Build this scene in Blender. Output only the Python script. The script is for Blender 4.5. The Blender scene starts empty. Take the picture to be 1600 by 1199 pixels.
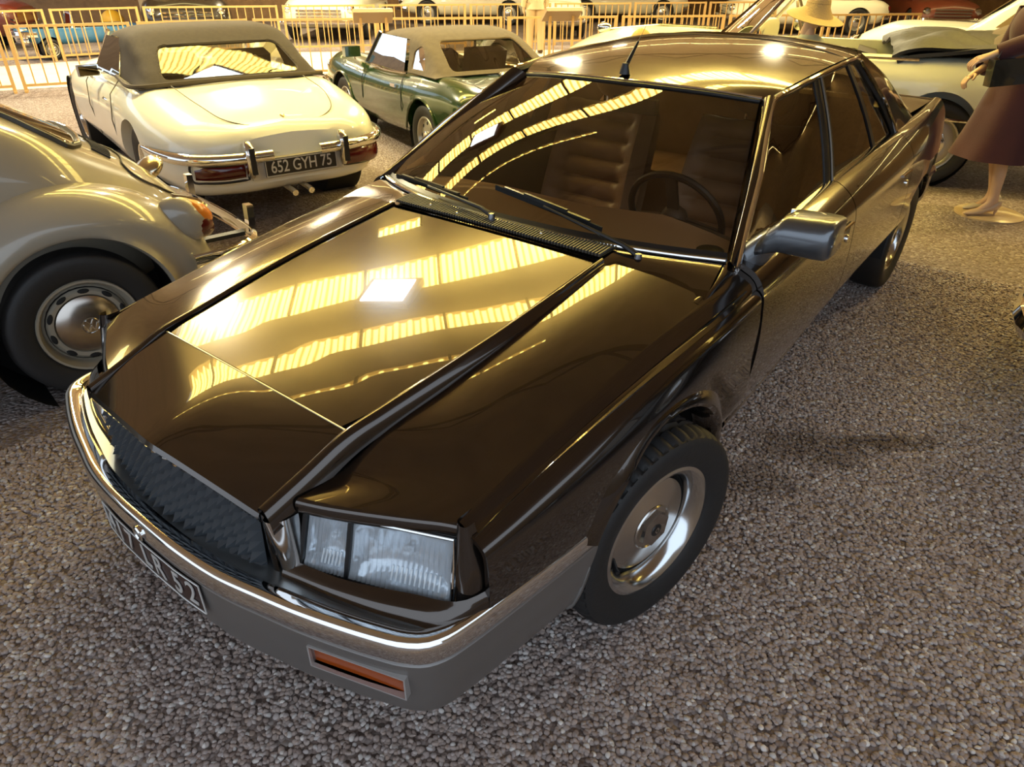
import bpy, bmesh, math, random
from mathutils import Vector, Matrix
random.seed(7)
S=bpy.context.scene; COL=S.collection; PI=math.pi
WORLD_STRENGTH=1.6
YEL=(1.,.80,.20); PALEY=(1.,.87,.36); DAY=(.92,.96,1.)
# translucent roof strips: across-roof from, to, along-roof from, to, strength, colour
STRIPS=[(-17.5,-17.1,-6,34,9,PALEY),(-12.6,-12.3,-6,34,10,PALEY),(-9.6,-9.4,6,30,10,PALEY),(-7.3,-7.0,-.45,.15,24,YEL),(-6.05,-5.27,-3,9,23,YEL),(-4.56,-4.22,-3,9,23,YEL),(-3.72,-3.66,-3,1.2,20,YEL),(-1.2,-.9,8,30,10,YEL)]
TRUSSES=[-7.9,-2.2]
ROOF_END=2.6
ROOFCOL=(.64,.47,.31)
LAMP_STR=22
AREAS=[]
# spots added to brighten the hall, no fittings modelled: position, power, colour
SPOTS=[((-6.5,2.6,3.9),900,(1.,.88,.58)),((-9.,6.,3.9),930,(1.,.88,.58)),((-12.5,5.,3.9),1116,(1.,.86,.55)),((-11.,10.5,3.9),1116,(1.,.86,.55)),((-5.,8.,3.9),900,(1.,.86,.52)),((-7.5,14.,3.9),1116,(1.,.86,.55)),((-2.5,11.5,3.9),900,(1.,.86,.50)),((-15.5,12.,3.9),1116,(1.,.86,.55)),((-3.5,18.5,3.9),930,(1.,.84,.5)),((2.2,7.8,3.9),330,(1.,.72,.32)),((-16.5,5.,3.9),744,(1.,.86,.55))]
# ------------------------------------------------------------------ camera, world, light, exposure
cam=bpy.data.cameras.new('camera'); co=bpy.data.objects.new('camera',cam); COL.objects.link(co); S.camera=co
cam.sensor_fit='HORIZONTAL'; cam.sensor_width=36; cam.lens=1085.865/1600*36; cam.clip_start=.05; cam.clip_end=300
_r=Vector((.78342237,.62145421,.00663697)); _u=Vector((-.32747281,.40369783,.85427725)); _f=Vector((-.52821487,.67143334,-.51977527))
co.matrix_world=Matrix(((_r.x,_u.x,-_f.x,1.498804),(_r.y,_u.y,-_f.y,-.470104),(_r.z,_u.z,-_f.z,1.698527),(0,0,0,1)))
S.view_settings.view_transform='Standard'; S.view_settings.look='None'; S.view_settings.exposure=0.0; S.view_settings.gamma=1.0
S.view_settings.use_curve_mapping=False
S.cycles.max_bounces=8; S.cycles.glossy_bounces=5; S.cycles.transparent_max_bounces=12; S.cycles.sample_clamp_indirect=4; S.cycles.use_denoising=True
S.cycles.caustics_reflective=False; S.cycles.caustics_refractive=False
W=bpy.data.worlds.new('daylight'); S.world=W; W.use_nodes=True
W.node_tree.nodes['Background'].inputs[0].default_value=(.74,.86,1,1); W.node_tree.nodes['Background'].inputs[1].default_value=WORLD_STRENGTH
def area(name,loc,target,sx,sy,power,color):
    l=bpy.data.lights.new(name,'AREA'); l.shape='RECTANGLE'; l.size=sx; l.size_y=sy; l.energy=power; l.color=color
    o=bpy.data.objects.new(name,l); COL.objects.link(o); o.location=loc
    o.rotation_euler=(Vector(target)-Vector(loc)).to_track_quat('-Z','Y').to_euler(); return o
for a in AREAS: area(*a)
for i,(loc,pw,c) in enumerate(SPOTS):
    l=bpy.data.lights.new('added_spot','SPOT'); l.energy=pw; l.color=c; l.spot_size=math.radians(165); l.spot_blend=.6; l.shadow_soft_size=.18
    o=bpy.data.objects.new('added_spot',l); COL.objects.link(o); o.location=loc
# ------------------------------------------------------------------ materials
MATS={}
def mat(name,col=(.5,.5,.5),rough=.5,metal=0.,coat=0.,coat_rough=.03,emit=None,estr=0.,spec=.5,noise=None,bump=None,sheen=0.):
    if name in MATS: return MATS[name]
    m=bpy.data.materials.new(name); m.use_nodes=True; nt=m.node_tree; b=nt.nodes['Principled BSDF']; MATS[name]=m
    b.inputs['Base Color'].default_value=(*col,1); b.inputs['Roughness'].default_value=rough; b.inputs['Metallic'].default_value=metal
    b.inputs['Coat Weight'].default_value=coat; b.inputs['Coat Roughness'].default_value=coat_rough; b.inputs['Specular IOR Level'].default_value=spec
    if sheen: b.inputs['Sheen Weight'].default_value=sheen
    if emit: b.inputs['Emission Color'].default_value=(*emit,1); b.inputs['Emission Strength'].default_value=estr
    if noise or bump: tc=nt.nodes.new('ShaderNodeTexCoord')
    if noise:   # (scale, colour2, amount)
        n=nt.nodes.new('ShaderNodeTexNoise'); n.inputs['Scale'].default_value=noise[0]; n.inputs['Detail'].default_value=6
        nt.links.new(tc.outputs['Object'],n.inputs['Vector'])
        r=nt.nodes.new('ShaderNodeValToRGB'); r.color_ramp.elements[0].position=.35; r.color_ramp.elements[1].position=.7
        r.color_ramp.elements[0].color=(*col,1); r.color_ramp.elements[1].color=(*noise[1],1)
        nt.links.new(n.outputs['Fac'],r.inputs['Fac']); nt.links.new(r.outputs['Color'],b.inputs['Base Color'])
    if bump:    # (scale, strength)
        n=nt.nodes.new('ShaderNodeTexNoise'); n.inputs['Scale'].default_value=bump[0]; n.inputs['Detail'].default_value=4
        nt.links.new(tc.outputs['Object'],n.inputs['Vector']); bp=nt.nodes.new('ShaderNodeBump'); bp.inputs['Strength'].default_value=bump[1]; bp.inputs['Distance'].default_value=.01
        nt.links.new(n.outputs['Fac'],bp.inputs['Height']); nt.links.new(bp.outputs['Normal'],b.inputs['Normal'])
    return m
def glass_mat(name,tint,ior=1.5,boost=1.0,rough=0.0):
    m=bpy.data.materials.new(name); m.use_nodes=True; nt=m.node_tree; nt.nodes.clear(); MATS[name]=m
    o=nt.nodes.new('ShaderNodeOutputMaterial'); mx=nt.nodes.new('ShaderNodeMixShader'); t=nt.nodes.new('ShaderNodeBsdfTransparent'); g=nt.nodes.new('ShaderNodeBsdfGlossy'); f=nt.nodes.new('ShaderNodeFresnel')
    t.inputs[0].default_value=(*tint,1); g.inputs['Roughness'].default_value=rough; g.inputs['Color'].default_value=(1,1,1,1); f.inputs['IOR'].default_value=ior
    mm=nt.nodes.new('ShaderNodeMath'); mm.operation='MULTIPLY'; mm.use_clamp=True; mm.inputs[1].default_value=boost
    nt.links.new(f.outputs[0],mm.inputs[0]); nt.links.new(mm.outputs[0],mx.inputs[0]); nt.links.new(t.outputs[0],mx.inputs[1]); nt.links.new(g.outputs[0],mx.inputs[2]); nt.links.new(mx.outputs[0],o.inputs[0])
    return m
PAINT=mat('charcoal_paint',(.064,.050,.042),.16,.9,coat=1.,coat_rough=.015)
BUMP_PAINT=mat('grey_bumper_paint',(.22,.205,.195),.36,.65,coat=.25,coat_rough=.2)
CHROME=mat('chrome',(.82,.82,.82),.06,1.)
STEEL=mat('brushed_steel',(.62,.60,.57),.22,1.)
BLACKP=mat('black_plastic',(.012,.012,.013),.35)
BLACKM=mat('black_matt',(.006,.006,.006),.8)
RUBBER=mat('tyre_rubber',(.013,.012,.012),.6,bump=(60,.12))
LENS=mat('headlamp_reflector',(.75,.80,.85),.12,1.)
AMBER=mat('amber_lens',(.30,.055,.008),.2,coat=.6)
RED=mat('red_lens',(.085,.005,.004),.18,coat=.6)
LEATHER=mat('brown_leather',(.34,.205,.115),.45,noise=(9,(.28,.165,.09)),bump=(40,.15))
DASH=mat('brown_dashboard',(.36,.23,.125),.6,bump=(150,.1))
CARPET=mat('dark_carpet',(.02,.015,.012),.9)
GLASS=glass_mat('windscreen_glass',(.90,.85,.76),1.50,.9)
SGLASS=glass_mat('side_glass',(.45,.42,.35),1.65,1.3)
DGLASS=glass_mat('dark_side_glass',(.16,.15,.10),1.5,1.0)
CLEAR=glass_mat('clear_lens',(.93,.96,.98),1.5,1.0)
def lamp_lens():
    m=bpy.data.materials.new('fluted_lens'); m.use_nodes=True; nt=m.node_tree; nt.nodes.clear(); N=nt.nodes.new; L=nt.links.new
    o=N('ShaderNodeOutputMaterial'); t=N('ShaderNodeBsdfTransparent'); d=N('ShaderNodeBsdfDiffuse'); g=N('ShaderNodeBsdfGlossy'); m1=N('ShaderNodeMixShader'); m2=N('ShaderNodeMixShader'); f=N('ShaderNodeFresnel')
    t.inputs[0].default_value=(.92,.95,.97,1); d.inputs[0].default_value=(.80,.86,.92,1); g.inputs['Roughness'].default_value=.03; f.inputs['IOR'].default_value=1.6; m1.inputs[0].default_value=.36
    L(t.outputs[0],m1.inputs[1]); L(d.outputs[0],m1.inputs[2]); L(f.outputs[0],m2.inputs[0]); L(m1.outputs[0],m2.inputs[1]); L(g.outputs[0],m2.inputs[2]); L(m2.outputs[0],o.inputs[0]); return m
LENSGLASS=lamp_lens()
PLASTICWIN=glass_mat('plastic_window',(.80,.74,.58),1.6,1.2,.04)
GRILLE=mat('grille_plastic',(.034,.040,.047),.42)
# ------------------------------------------------------------------ mesh helpers
def link(o,parent=None):
    COL.objects.link(o)
    if parent is not None: o.parent=parent
    return o
def tag(o,label=None,cat=None,group=None,kind=None):
    if label: o['label']=label
    if cat: o['category']=cat
    if group: o['group']=group
    if kind: o['kind']=kind
    return o
def empty(name,loc=(0,0,0),rz=0.,label=None,cat=None,group=None):
    o=bpy.data.objects.new(name,None); link(o); o.location=loc; o.rotation_euler=(0,0,rz); o.empty_display_size=.1
    return tag(o,label,cat,group)
def mk(name,verts,faces,m,parent=None,smooth=True,ang=35,loc=None,rot=None,weld=True):
    me=bpy.data.meshes.new(name); me.from_pydata([tuple(v) for v in verts],[],[tuple(f) for f in faces]); me.update()
    bm=bmesh.new(); bm.from_mesh(me)
    if weld: bmesh.ops.remove_doubles(bm,verts=bm.verts,dist=1e-5)
    bm.normal_update(); bm.to_mesh(me); bm.free()
    me.materials.append(m)
    if smooth:
        me.polygons.foreach_set('use_smooth',[True]*len(me.polygons)); me.set_sharp_from_angle(angle=math.radians(ang))
    o=bpy.data.objects.new(name,me); link(o,parent)
    if loc is not None: o.location=loc
    if rot is not None: o.rotation_euler=rot
    return o
class MB:
    def __init__(s): s.v=[]; s.f=[]
    def add(s,v,f):
        n=len(s.v); s.v+=[Vector(x) for x in v]; s.f+=[tuple(i+n for i in q) for q in f]; return s
    def box(s,c,d,R=None):
        x,y,z=[k/2 for k in d]; vs=[Vector(p) for p in ((-x,-y,-z),(x,-y,-z),(x,y,-z),(-x,y,-z),(-x,-y,z),(x,-y,z),(x,y,z),(-x,y,z))]
        if R is not None: vs=[R@p for p in vs]
        return s.add([p+Vector(c) for p in vs],[(0,3,2,1),(4,5,6,7),(0,1,5,4),(1,2,6,5),(2,3,7,6),(3,0,4,7)])
    def bar(s,a,b,w,h,up=(0,0,1)):
        a,b=Vector(a),Vector(b); d=(b-a); L=d.length; d.normalize(); up=Vector(up)
        sx=d.cross(up)
        if sx.length<1e-4: sx=d.cross(Vector((1,0,0)))
        sx.normalize(); sz=sx.cross(d)
        R=Matrix((sx,d,sz)).transposed(); return s.box((a+b)/2,(w,L,h),R)
    def tube(s,pts,r,n=8,closed=False,caps=True):
        pts=[Vector(p) for p in pts]; rs=r if isinstance(r,(list,tuple)) else [r]*len(pts); N=len(pts); rings=[]; prev=None
        for i,p in enumerate(pts):
            a=pts[(i-1)%N] if (closed or i>0) else p; b=pts[(i+1)%N] if (closed or i<N-1) else p
            d=(b-a).normalized()
            if prev is None:
                t=Vector((0,0,1)) if abs(d.z)<.9 else Vector((1,0,0)); u=d.cross(t).normalized()
            else: u=(prev-d*prev.dot(d)).normalized()
            prev=u; w=d.cross(u); rings.append([p+rs[i]*(math.cos(2*PI*k/n)*u+math.sin(2*PI*k/n)*w) for k in range(n)])
        v=[q for R in rings for q in R]; f=[]
        for i in range(N if closed else N-1):
            j=(i+1)%N
            for k in range(n): f.append((i*n+k,i*n+(k+1)%n,j*n+(k+1)%n,j*n+k))
        if caps and not closed: f.append(tuple(range(n))[::-1]); f.append(tuple((N-1)*n+k for k in range(n)))
        return s.add(v,f)
    def lathe(s,prof,axis='X',n=40,c=(0,0,0),close=True):
        # prof: list of (radius, along)
        v=[];f=[];m=len(prof)
        for k in range(n):
            a=2*PI*k/n; ca,sa=math.cos(a),math.sin(a)
            for r,t in prof:
                p={'X':(t,r*ca,r*sa),'Y':(r*ca,t,r*sa),'Z':(r*ca,r*sa,t)}[axis]; v.append(Vector(p)+Vector(c))
        for k in range(n):
            j=(k+1)%n
            for i in range(m-1): f.append((k*m+i,j*m+i,j*m+i+1,k*m+i+1))
        return s.add(v,f)
    def ell(s,c,r,nu=16,nv=10,z0=-1.):
        v=[];f=[]
        for i in range(nv+1):
            t=-PI/2+PI*i/nv
            for k in range(nu): a=2*PI*k/nu; v.append((c[0]+r[0]*math.cos(t)*math.cos(a),c[1]+r[1]*math.cos(t)*math.sin(a),c[2]+r[2]*max(math.sin(t),z0)))
        for i in range(nv):
            for k in range(nu): f.append((i*nu+k,i*nu+(k+1)%nu,(i+1)*nu+(k+1)%nu,(i+1)*nu+k))
        return s.add(v,f)
    def mirror(s):
        n=len(s.v); s.v+=[Vector((-p.x,p.y,p.z)) for p in s.v]; s.f+=[tuple(i+n for i in q)[::-1] for q in s.f]; return s
    def mirrored(s):
        o=MB(); o.v=[Vector((-p.x,p.y,p.z)) for p in s.v]; o.f=[tuple(q)[::-1] for q in s.f]; return o
    def build(s,name,m,parent=None,**k): return mk(name,s.v,s.f,m,parent,**k)
def cr(P,n,closed=False):
    # Catmull-Rom through points, uniform in chord length
    P=[Vector(p) for p in P]
    if len(P)==2: return [P[0].lerp(P[1],i/(n-1)) for i in range(n)]
    d=[0]
    for a,b in zip(P,P[1:]): d.append(d[-1]+max((b-a).length,1e-6)**.75)
    out=[]
    for i in range(n):
        t=d[-1]*i/(n-1); k=0
        while k<len(P)-2 and t>d[k+1]: k+=1
        t0,t1=d[k],d[k+1]; h=t1-t0; u=(t-t0)/h
        def tan(j):
            if j==0: return (P[1]-P[0])/(d[1]-d[0])
            if j==len(P)-1: return (P[-1]-P[-2])/(d[-1]-d[-2])
            a=(P[j]-P[j-1])/(d[j]-d[j-1]); b=(P[j+1]-P[j])/(d[j+1]-d[j]); w=(d[j]-d[j-1])/(d[j+1]-d[j-1]); return b*w+a*(1-w)
        m0,m1=tan(k)*h,tan(k+1)*h
        out.append((2*u**3-3*u**2+1)*P[k]+(u**3-2*u**2+u)*m0+(-2*u**3+3*u**2)*P[k+1]+(u**3-u**2)*m1)
    return out
def lin(P,n):
    P=[Vector(p) for p in P]; d=[0]
    for a,b in zip(P,P[1:]): d.append(d[-1]+(b-a).length)
    out=[]
    for i in range(n):
        t=d[-1]*i/(n-1); k=0
        while k<len(P)-2 and t>d[k+1]: k+=1
        out.append(P[k].lerp(P[k+1],(t-d[k])/max(d[k+1]-d[k],1e-9)))
    return out
def interp(t,xs,ys):
    if t<=xs[0]: return ys[0]
    for i in range(len(xs)-1):
        if t<=xs[i+1]: return ys[i]+(ys[i+1]-ys[i])*(t-xs[i])/(xs[i+1]-xs[i])
    return ys[-1]
def smooth_tab(xs,ys):
    # monotone-ish smooth interpolation of a table (Catmull-Rom)
    def f(t):
        n=len(xs)
        if t<=xs[0]: return ys[0]+(t-xs[0])*(ys[1]-ys[0])/(xs[1]-xs[0])
        if t>=xs[-1]: return ys[-1]+(t-xs[-1])*(ys[-1]-ys[-2])/(xs[-1]-xs[-2])
        k=0
        while t>xs[k+1]: k+=1
        h=xs[k+1]-xs[k]; u=(t-xs[k])/h
        def tan(j):
            if j==0: return (ys[1]-ys[0])/(xs[1]-xs[0])
            if j==n-1: return (ys[-1]-ys[-2])/(xs[-1]-xs[-2])
            return (ys[j+1]-ys[j-1])/(xs[j+1]-xs[j-1])
        return (2*u**3-3*u**2+1)*ys[k]+(u**3-2*u**2+u)*h*tan(k)+(-2*u**3+3*u**2)*ys[k+1]+(u**3-u**2)*h*tan(k+1)
    return f
def grid(rows,nu=None,nv=None,su=cr,sv=cr,flip=False):
    # rows: control rows (each a list of points); returns verts, faces
    if nu: rows=[su(r,nu) for r in rows]
    nu=len(rows[0])
    if nv: cols=[sv([r[i] for r in rows],nv) for i in range(nu)]; rows=[[c[j] for c in cols] for j in range(nv)]
    nv=len(rows); v=[p for r in rows for p in r]; f=[]
    for j in range(nv-1):
        for i in range(nu-1):
            q=(j*nu+i,j*nu+i+1,(j+1)*nu+i+1,(j+1)*nu+i); f.append(q[::-1] if flip else q)
    return v,f
def surf(name,rows,nu,nv,m,parent,flip=False,su=cr,sv=cr,mirror=False,both=False,thick=0.,ang=35):
    v,f=grid(rows,nu,nv,su,sv,flip); b=MB().add(v,f)
    if mirror: b=b.mirrored()
    if both: b.mirror()
    o=b.build(name,m,parent,ang=ang)
    if thick: solid(o,thick)
    return o
def apply_mods(o):
    dg=bpy.context.evaluated_depsgraph_get(); me=bpy.data.meshes.new_from_object(o.evaluated_get(dg)); o.modifiers.clear(); old=o.data; o.data=me
    return o
def solid(o,t):
    md=o.modifiers.new('s','SOLIDIFY'); md.thickness=t; md.offset=-1; apply_mods(o); o.data.set_sharp_from_angle(angle=math.radians(35)); return o
def cut(o,cutters):
    # boolean difference with a list of (verts, faces)
    for k,(v,f) in enumerate(cutters):
        n0=len(o.data.polygons)
        c=mk('cutter',v,f,BLACKM,o.parent); bm=bmesh.new(); bm.from_mesh(c.data); bmesh.ops.recalc_face_normals(bm,faces=bm.faces); bm.to_mesh(c.data); bm.free(); md=o.modifiers.new('b','BOOLEAN'); md.operation='DIFFERENCE'; md.object=c; md.solver='EXACT'
        bpy.context.view_layer.update(); apply_mods(o); bpy.data.objects.remove(c)
        if len(o.data.polygons) in (0,n0): print('CUTFAIL',o.name,o.parent.name if o.parent else '',k,n0,len(o.data.polygons))
    o.data.set_sharp_from_angle(angle=math.radians(35)); return o
def cyl(x0,x1,y,z,r,n=48):
    b=MB(); b.lathe([(1e-5,x0),(r,x0),(r,x1),(1e-5,x1)],'X',n,(0,y,z)); return [Vector(p) for p in b.v],[q[::-1] for q in b.f]
def text(name,s,size,m,parent,loc,rot,extrude=.001,sx=1.,bold=0.):
    c=bpy.data.curves.new(name,'FONT'); c.body=s; c.size=size; c.extrude=extrude; c.align_x='CENTER'; c.align_y='CENTER'; c.offset=bold; c.materials.append(m)
    o=bpy.data.objects.new(name,c); link(o,parent); o.location=loc; o.rotation_euler=rot; o.scale=(sx,1,1); return o
def meshtext(name,s,size,m,parent,loc,rot,extrude=.001,sx=1.,bold=0.):
    o=text(name,s,size,m,None,(0,0,0),(0,0,0),extrude,1.,bold); bpy.context.view_layer.update()
    dg=bpy.context.evaluated_depsgraph_get(); me=bpy.data.meshes.new_from_object(o.evaluated_get(dg)); bpy.data.objects.remove(o)
    for v in me.vertices: v.co.x*=sx
    if not me.materials: me.materials.append(m)
    q=bpy.data.objects.new(name,me); link(q,parent); q.location=loc; q.rotation_euler=rot; return q
def copytree(o,parent=None):
    c=o.copy(); link(c,parent)
    for ch in list(o.children): copytree(ch,c)
    return c
# ------------------------------------------------------------------ hall
def gravel_mat():
    m=bpy.data.materials.new('gravel_ground'); m.use_nodes=True; nt=m.node_tree; b=nt.nodes['Principled BSDF']; L=nt.links.new
    tc=nt.nodes.new('ShaderNodeTexCoord'); v=nt.nodes.new('ShaderNodeTexVoronoi'); v.inputs['Scale'].default_value=62; L(tc.outputs['Object'],v.inputs['Vector'])
    hs=nt.nodes.new('ShaderNodeSeparateColor'); L(v.outputs['Color'],hs.inputs[0])
    r=nt.nodes.new('ShaderNodeValToRGB'); e=r.color_ramp.elements; e[0].position=0; e[0].color=(.17,.125,.105,1); e[1].position=1; e[1].color=(.46,.40,.37,1)
    e2=r.color_ramp.elements.new(.45); e2.color=(.27,.215,.195,1); e3=r.color_ramp.elements.new(.8); e3.color=(.31,.265,.25,1)
    L(hs.outputs[0],r.inputs['Fac'])
    n=nt.nodes.new('ShaderNodeTexNoise'); n.inputs['Scale'].default_value=1.1; n.inputs['Detail'].default_value=5; L(tc.outputs['Object'],n.inputs['Vector'])
    r2=nt.nodes.new('ShaderNodeValToRGB'); r2.color_ramp.elements[0].position=.3; r2.color_ramp.elements[0].color=(.72,.66,.62,1); r2.color_ramp.elements[1].position=.65; r2.color_ramp.elements[1].color=(1,1,1,1)
    L(n.outputs['Fac'],r2.inputs['Fac'])
    mx=nt.nodes.new('ShaderNodeMix'); mx.data_type='RGBA'; mx.blend_type='MULTIPLY'; mx.inputs['Factor'].default_value=1; L(r.outputs['Color'],mx.inputs['A']); L(r2.outputs['Color'],mx.inputs['B'])
    # oil stains on the stones
    last=mx.outputs['Result']
    for (x,y,sx,sy,amt) in STAINS:
        mp=nt.nodes.new('ShaderNodeMapping'); mp.vector_type='TEXTURE'; mp.inputs['Location'].default_value=(x,y,0); mp.inputs['Scale'].default_value=(sx,sy,1); mp.inputs['Rotation'].default_value=(0,0,.5)
        L(tc.outputs['Object'],mp.inputs['Vector']); ln=nt.nodes.new('ShaderNodeVectorMath'); ln.operation='LENGTH'; L(mp.outputs[0],ln.inputs[0])
        n2=nt.nodes.new('ShaderNodeTexNoise'); n2.inputs['Scale'].default_value=9; L(tc.outputs['Object'],n2.inputs['Vector'])
        ad=nt.nodes.new('ShaderNodeMath'); ad.operation='MULTIPLY_ADD'; ad.inputs[1].default_value=1.2; L(n2.outputs['Fac'],ad.inputs[0]); L(ln.outputs['Value'],ad.inputs[2])
        mr=nt.nodes.new('ShaderNodeMapRange'); mr.inputs['From Min'].default_value=1.1; mr.inputs['From Max'].default_value=1.6; mr.inputs['To Min'].default_value=amt; mr.inputs['To Max'].default_value=0; L(ad.outputs[0],mr.inputs['Value'])
        m2=nt.nodes.new('ShaderNodeMix'); m2.data_type='RGBA'; m2.blend_type='MULTIPLY'; L(mr.outputs[0],m2.inputs['Factor']); L(last,m2.inputs['A']); m2.inputs['B'].default_value=(.25,.19,.13,1); last=m2.outputs['Result']
    L(last,b.inputs['Base Color']); b.inputs['Roughness'].default_value=.85
    bp=nt.nodes.new('ShaderNodeBump'); bp.inputs['Strength'].default_value=1; bp.inputs['Distance'].default_value=.012; bp.invert=True; L(v.outputs['Distance'],bp.inputs['Height']); L(bp.outputs['Normal'],b.inputs['Normal'])
    return m
STAINS=[(1.30,2.35,.22,.07,.75),(1.05,2.1,.30,.16,.6),(.95,1.75,.2,.12,.5)]
GRAVEL=gravel_mat()
FX=(-34,11); FY=(-9,44)
fl=mk('floor',[(FX[0],FY[0],0),(FX[1],FY[0],0),(FX[1],FY[1],0),(FX[0],FY[1],0)],[(0,1,2,3)],GRAVEL,smooth=False); tag(fl,kind='structure')
# loose gravel around the front of the car: real stones scattered by geometry nodes (nobody could count them)
def stone_mat():
    m=bpy.data.materials.new('gravel_stones'); m.use_nodes=True; nt=m.node_tree; b=nt.nodes['Principled BSDF']
    a=nt.nodes.new('ShaderNodeAttribute'); a.attribute_type='INSTANCER'; a.attribute_name='tone'
    r=nt.nodes.new('ShaderNodeValToRGB'); e=r.color_ramp.elements; e[0].position=0; e[0].color=(0.200,0.144,0.119,1); e[1].position=1; e[1].color=(0.700,0.637,0.587,1)
    for p,c in ((.25,(0.312,0.244,0.213,1)),(.55,(0.362,0.300,0.278,1)),(.7,(0.350,0.256,0.206,1)),(.85,(0.425,0.375,0.356,1)),(.95,(0.475,0.438,0.413,1))):
        x=e.new(p); x.color=c
    nt.links.new(a.outputs['Fac'],r.inputs['Fac']); b.inputs['Roughness'].default_value=.8; L=nt.links.new; last=r.outputs['Color']; ge=nt.nodes.new('ShaderNodeNewGeometry')
    for (x,y,sx,sy,amt) in STAINS:
        mp=nt.nodes.new('ShaderNodeMapping'); mp.vector_type='TEXTURE'; mp.inputs['Location'].default_value=(x,y,0); mp.inputs['Scale'].default_value=(sx,sy,10); mp.inputs['Rotation'].default_value=(0,0,.6)
        L(ge.outputs['Position'],mp.inputs['Vector']); ln=nt.nodes.new('ShaderNodeVectorMath'); ln.operation='LENGTH'; L(mp.outputs[0],ln.inputs[0])
        n2=nt.nodes.new('ShaderNodeTexNoise'); n2.inputs['Scale'].default_value=9; L(ge.outputs['Position'],n2.inputs['Vector'])
        ad=nt.nodes.new('ShaderNodeMath'); ad.operation='MULTIPLY_ADD'; ad.inputs[1].default_value=1.2; L(n2.outputs['Fac'],ad.inputs[0]); L(ln.outputs['Value'],ad.inputs[2])
        mr=nt.nodes.new('ShaderNodeMapRange'); mr.inputs['From Min'].default_value=1.1; mr.inputs['From Max'].default_value=1.6; mr.inputs['To Min'].default_value=amt; mr.inputs['To Max'].default_value=0; L(ad.outputs[0],mr.inputs['Value'])
        m2=nt.nodes.new('ShaderNodeMix'); m2.data_type='RGBA'; m2.blend_type='MULTIPLY'; L(mr.outputs[0],m2.inputs['Factor']); L(last,m2.inputs['A']); m2.inputs['B'].default_value=(.25,.18,.12,1); last=m2.outputs['Result']
    L(last,b.inputs['Base Color'])
    return m
STONE=stone_mat()
def gravel_patch(name,poly,density,seed,smin,smax):
    o=mk(name,[(x,y,.001) for x,y in poly],[tuple(range(len(poly)))],GRAVEL,smooth=False,weld=False)
    ng=bpy.data.node_groups.new(name,'GeometryNodeTree'); ng.interface.new_socket('Geometry',in_out='INPUT',socket_type='NodeSocketGeometry'); ng.interface.new_socket('Geometry',in_out='OUTPUT',socket_type='NodeSocketGeometry')
    N=ng.nodes.new; L=ng.links.new; gi=N('NodeGroupInput'); go=N('NodeGroupOutput')
    d=N('GeometryNodeDistributePointsOnFaces'); d.inputs['Density'].default_value=density; d.inputs['Seed'].default_value=seed; L(gi.outputs[0],d.inputs['Mesh'])
    ico=N('GeometryNodeMeshIcoSphere'); ico.inputs['Radius'].default_value=1.; ico.inputs['Subdivisions'].default_value=2
    sp=N('GeometryNodeSetPosition'); nz=N('ShaderNodeTexNoise'); nz.inputs['Scale'].default_value=1.1
    vm=N('ShaderNodeVectorMath'); vm.operation='SCALE'; L(nz.outputs['Color'],vm.inputs[0]); vm.inputs['Scale'].default_value=.7; L(ico.outputs['Mesh'],sp.inputs['Geometry']); L(vm.outputs[0],sp.inputs['Offset'])
    sm=N('GeometryNodeSetShadeSmooth'); sm.inputs['Shade Smooth'].default_value=True; L(sp.outputs[0],sm.inputs[0])
    mt=N('GeometryNodeSetMaterial'); mt.inputs['Material'].default_value=STONE; L(sm.outputs[0],mt.inputs['Geometry'])
    inst=N('GeometryNodeInstanceOnPoints'); L(d.outputs['Points'],inst.inputs['Points']); L(mt.outputs[0],inst.inputs['Instance'])
    rv=N('FunctionNodeRandomValue'); rv.data_type='FLOAT_VECTOR'; rv.inputs[0].default_value=(smin,smin,smin*.6); rv.inputs[1].default_value=(smax,smax*.9,smax*.65); L(rv.outputs[0],inst.inputs['Scale'])
    rr=N('FunctionNodeRandomValue'); rr.data_type='FLOAT_VECTOR'; rr.inputs[0].default_value=(-.4,-.4,0); rr.inputs[1].default_value=(.4,.4,6.28); rr.inputs['Seed'].default_value=3; L(rr.outputs[0],inst.inputs['Rotation'])
    st=N('GeometryNodeStoreNamedAttribute'); st.data_type='FLOAT'; st.domain='INSTANCE'; st.inputs['Name'].default_value='tone'; rt=N('FunctionNodeRandomValue'); rt.inputs['Seed'].default_value=9; L(rt.outputs[1],st.inputs['Value']); L(inst.outputs[0],st.inputs['Geometry'])
    jn=N('GeometryNodeJoinGeometry'); L(st.outputs[0],jn.inputs[0]); L(gi.outputs[0],jn.inputs[0]); L(jn.outputs[0],go.inputs[0])
    md=o.modifiers.new('scatter','NODES'); md.node_group=ng
    return o
g=gravel_patch('gravel',[(-1.6,-1.2),(2.2,-.6),(3.,2.4),(2.2,4.6),(.2,4.6),(.2,1.2),(-1.4,1.2)],7800,2,.006,.0105); tag(g,'loose pinkish grey gravel spread around the dark saloon car','gravel',kind='stuff')
# walkway of pale concrete between the two rows of barriers
PALE=mat('pale_concrete',(.62,.58,.46),.8,noise=(2.,(.52,.48,.38)))
near_line=[(-11.9,.9),(-10.93,3.63),(-9.6,6.75),(-1.5,17.0)]
wk=mk('walkway',[(-14.8,.9,.004),(-12.2,.9,.004),(-11.2,3.75,.004),(-9.85,6.9,.004),(-1.7,17.2,.004),(-3.5,18.8,.004),(-12.3,9.4,.004),(-14.1,5.6,.004)],[(0,1,2,3,6,7),(3,4,5,6)],PALE,smooth=False); tag(wk,kind='structure')
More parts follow.
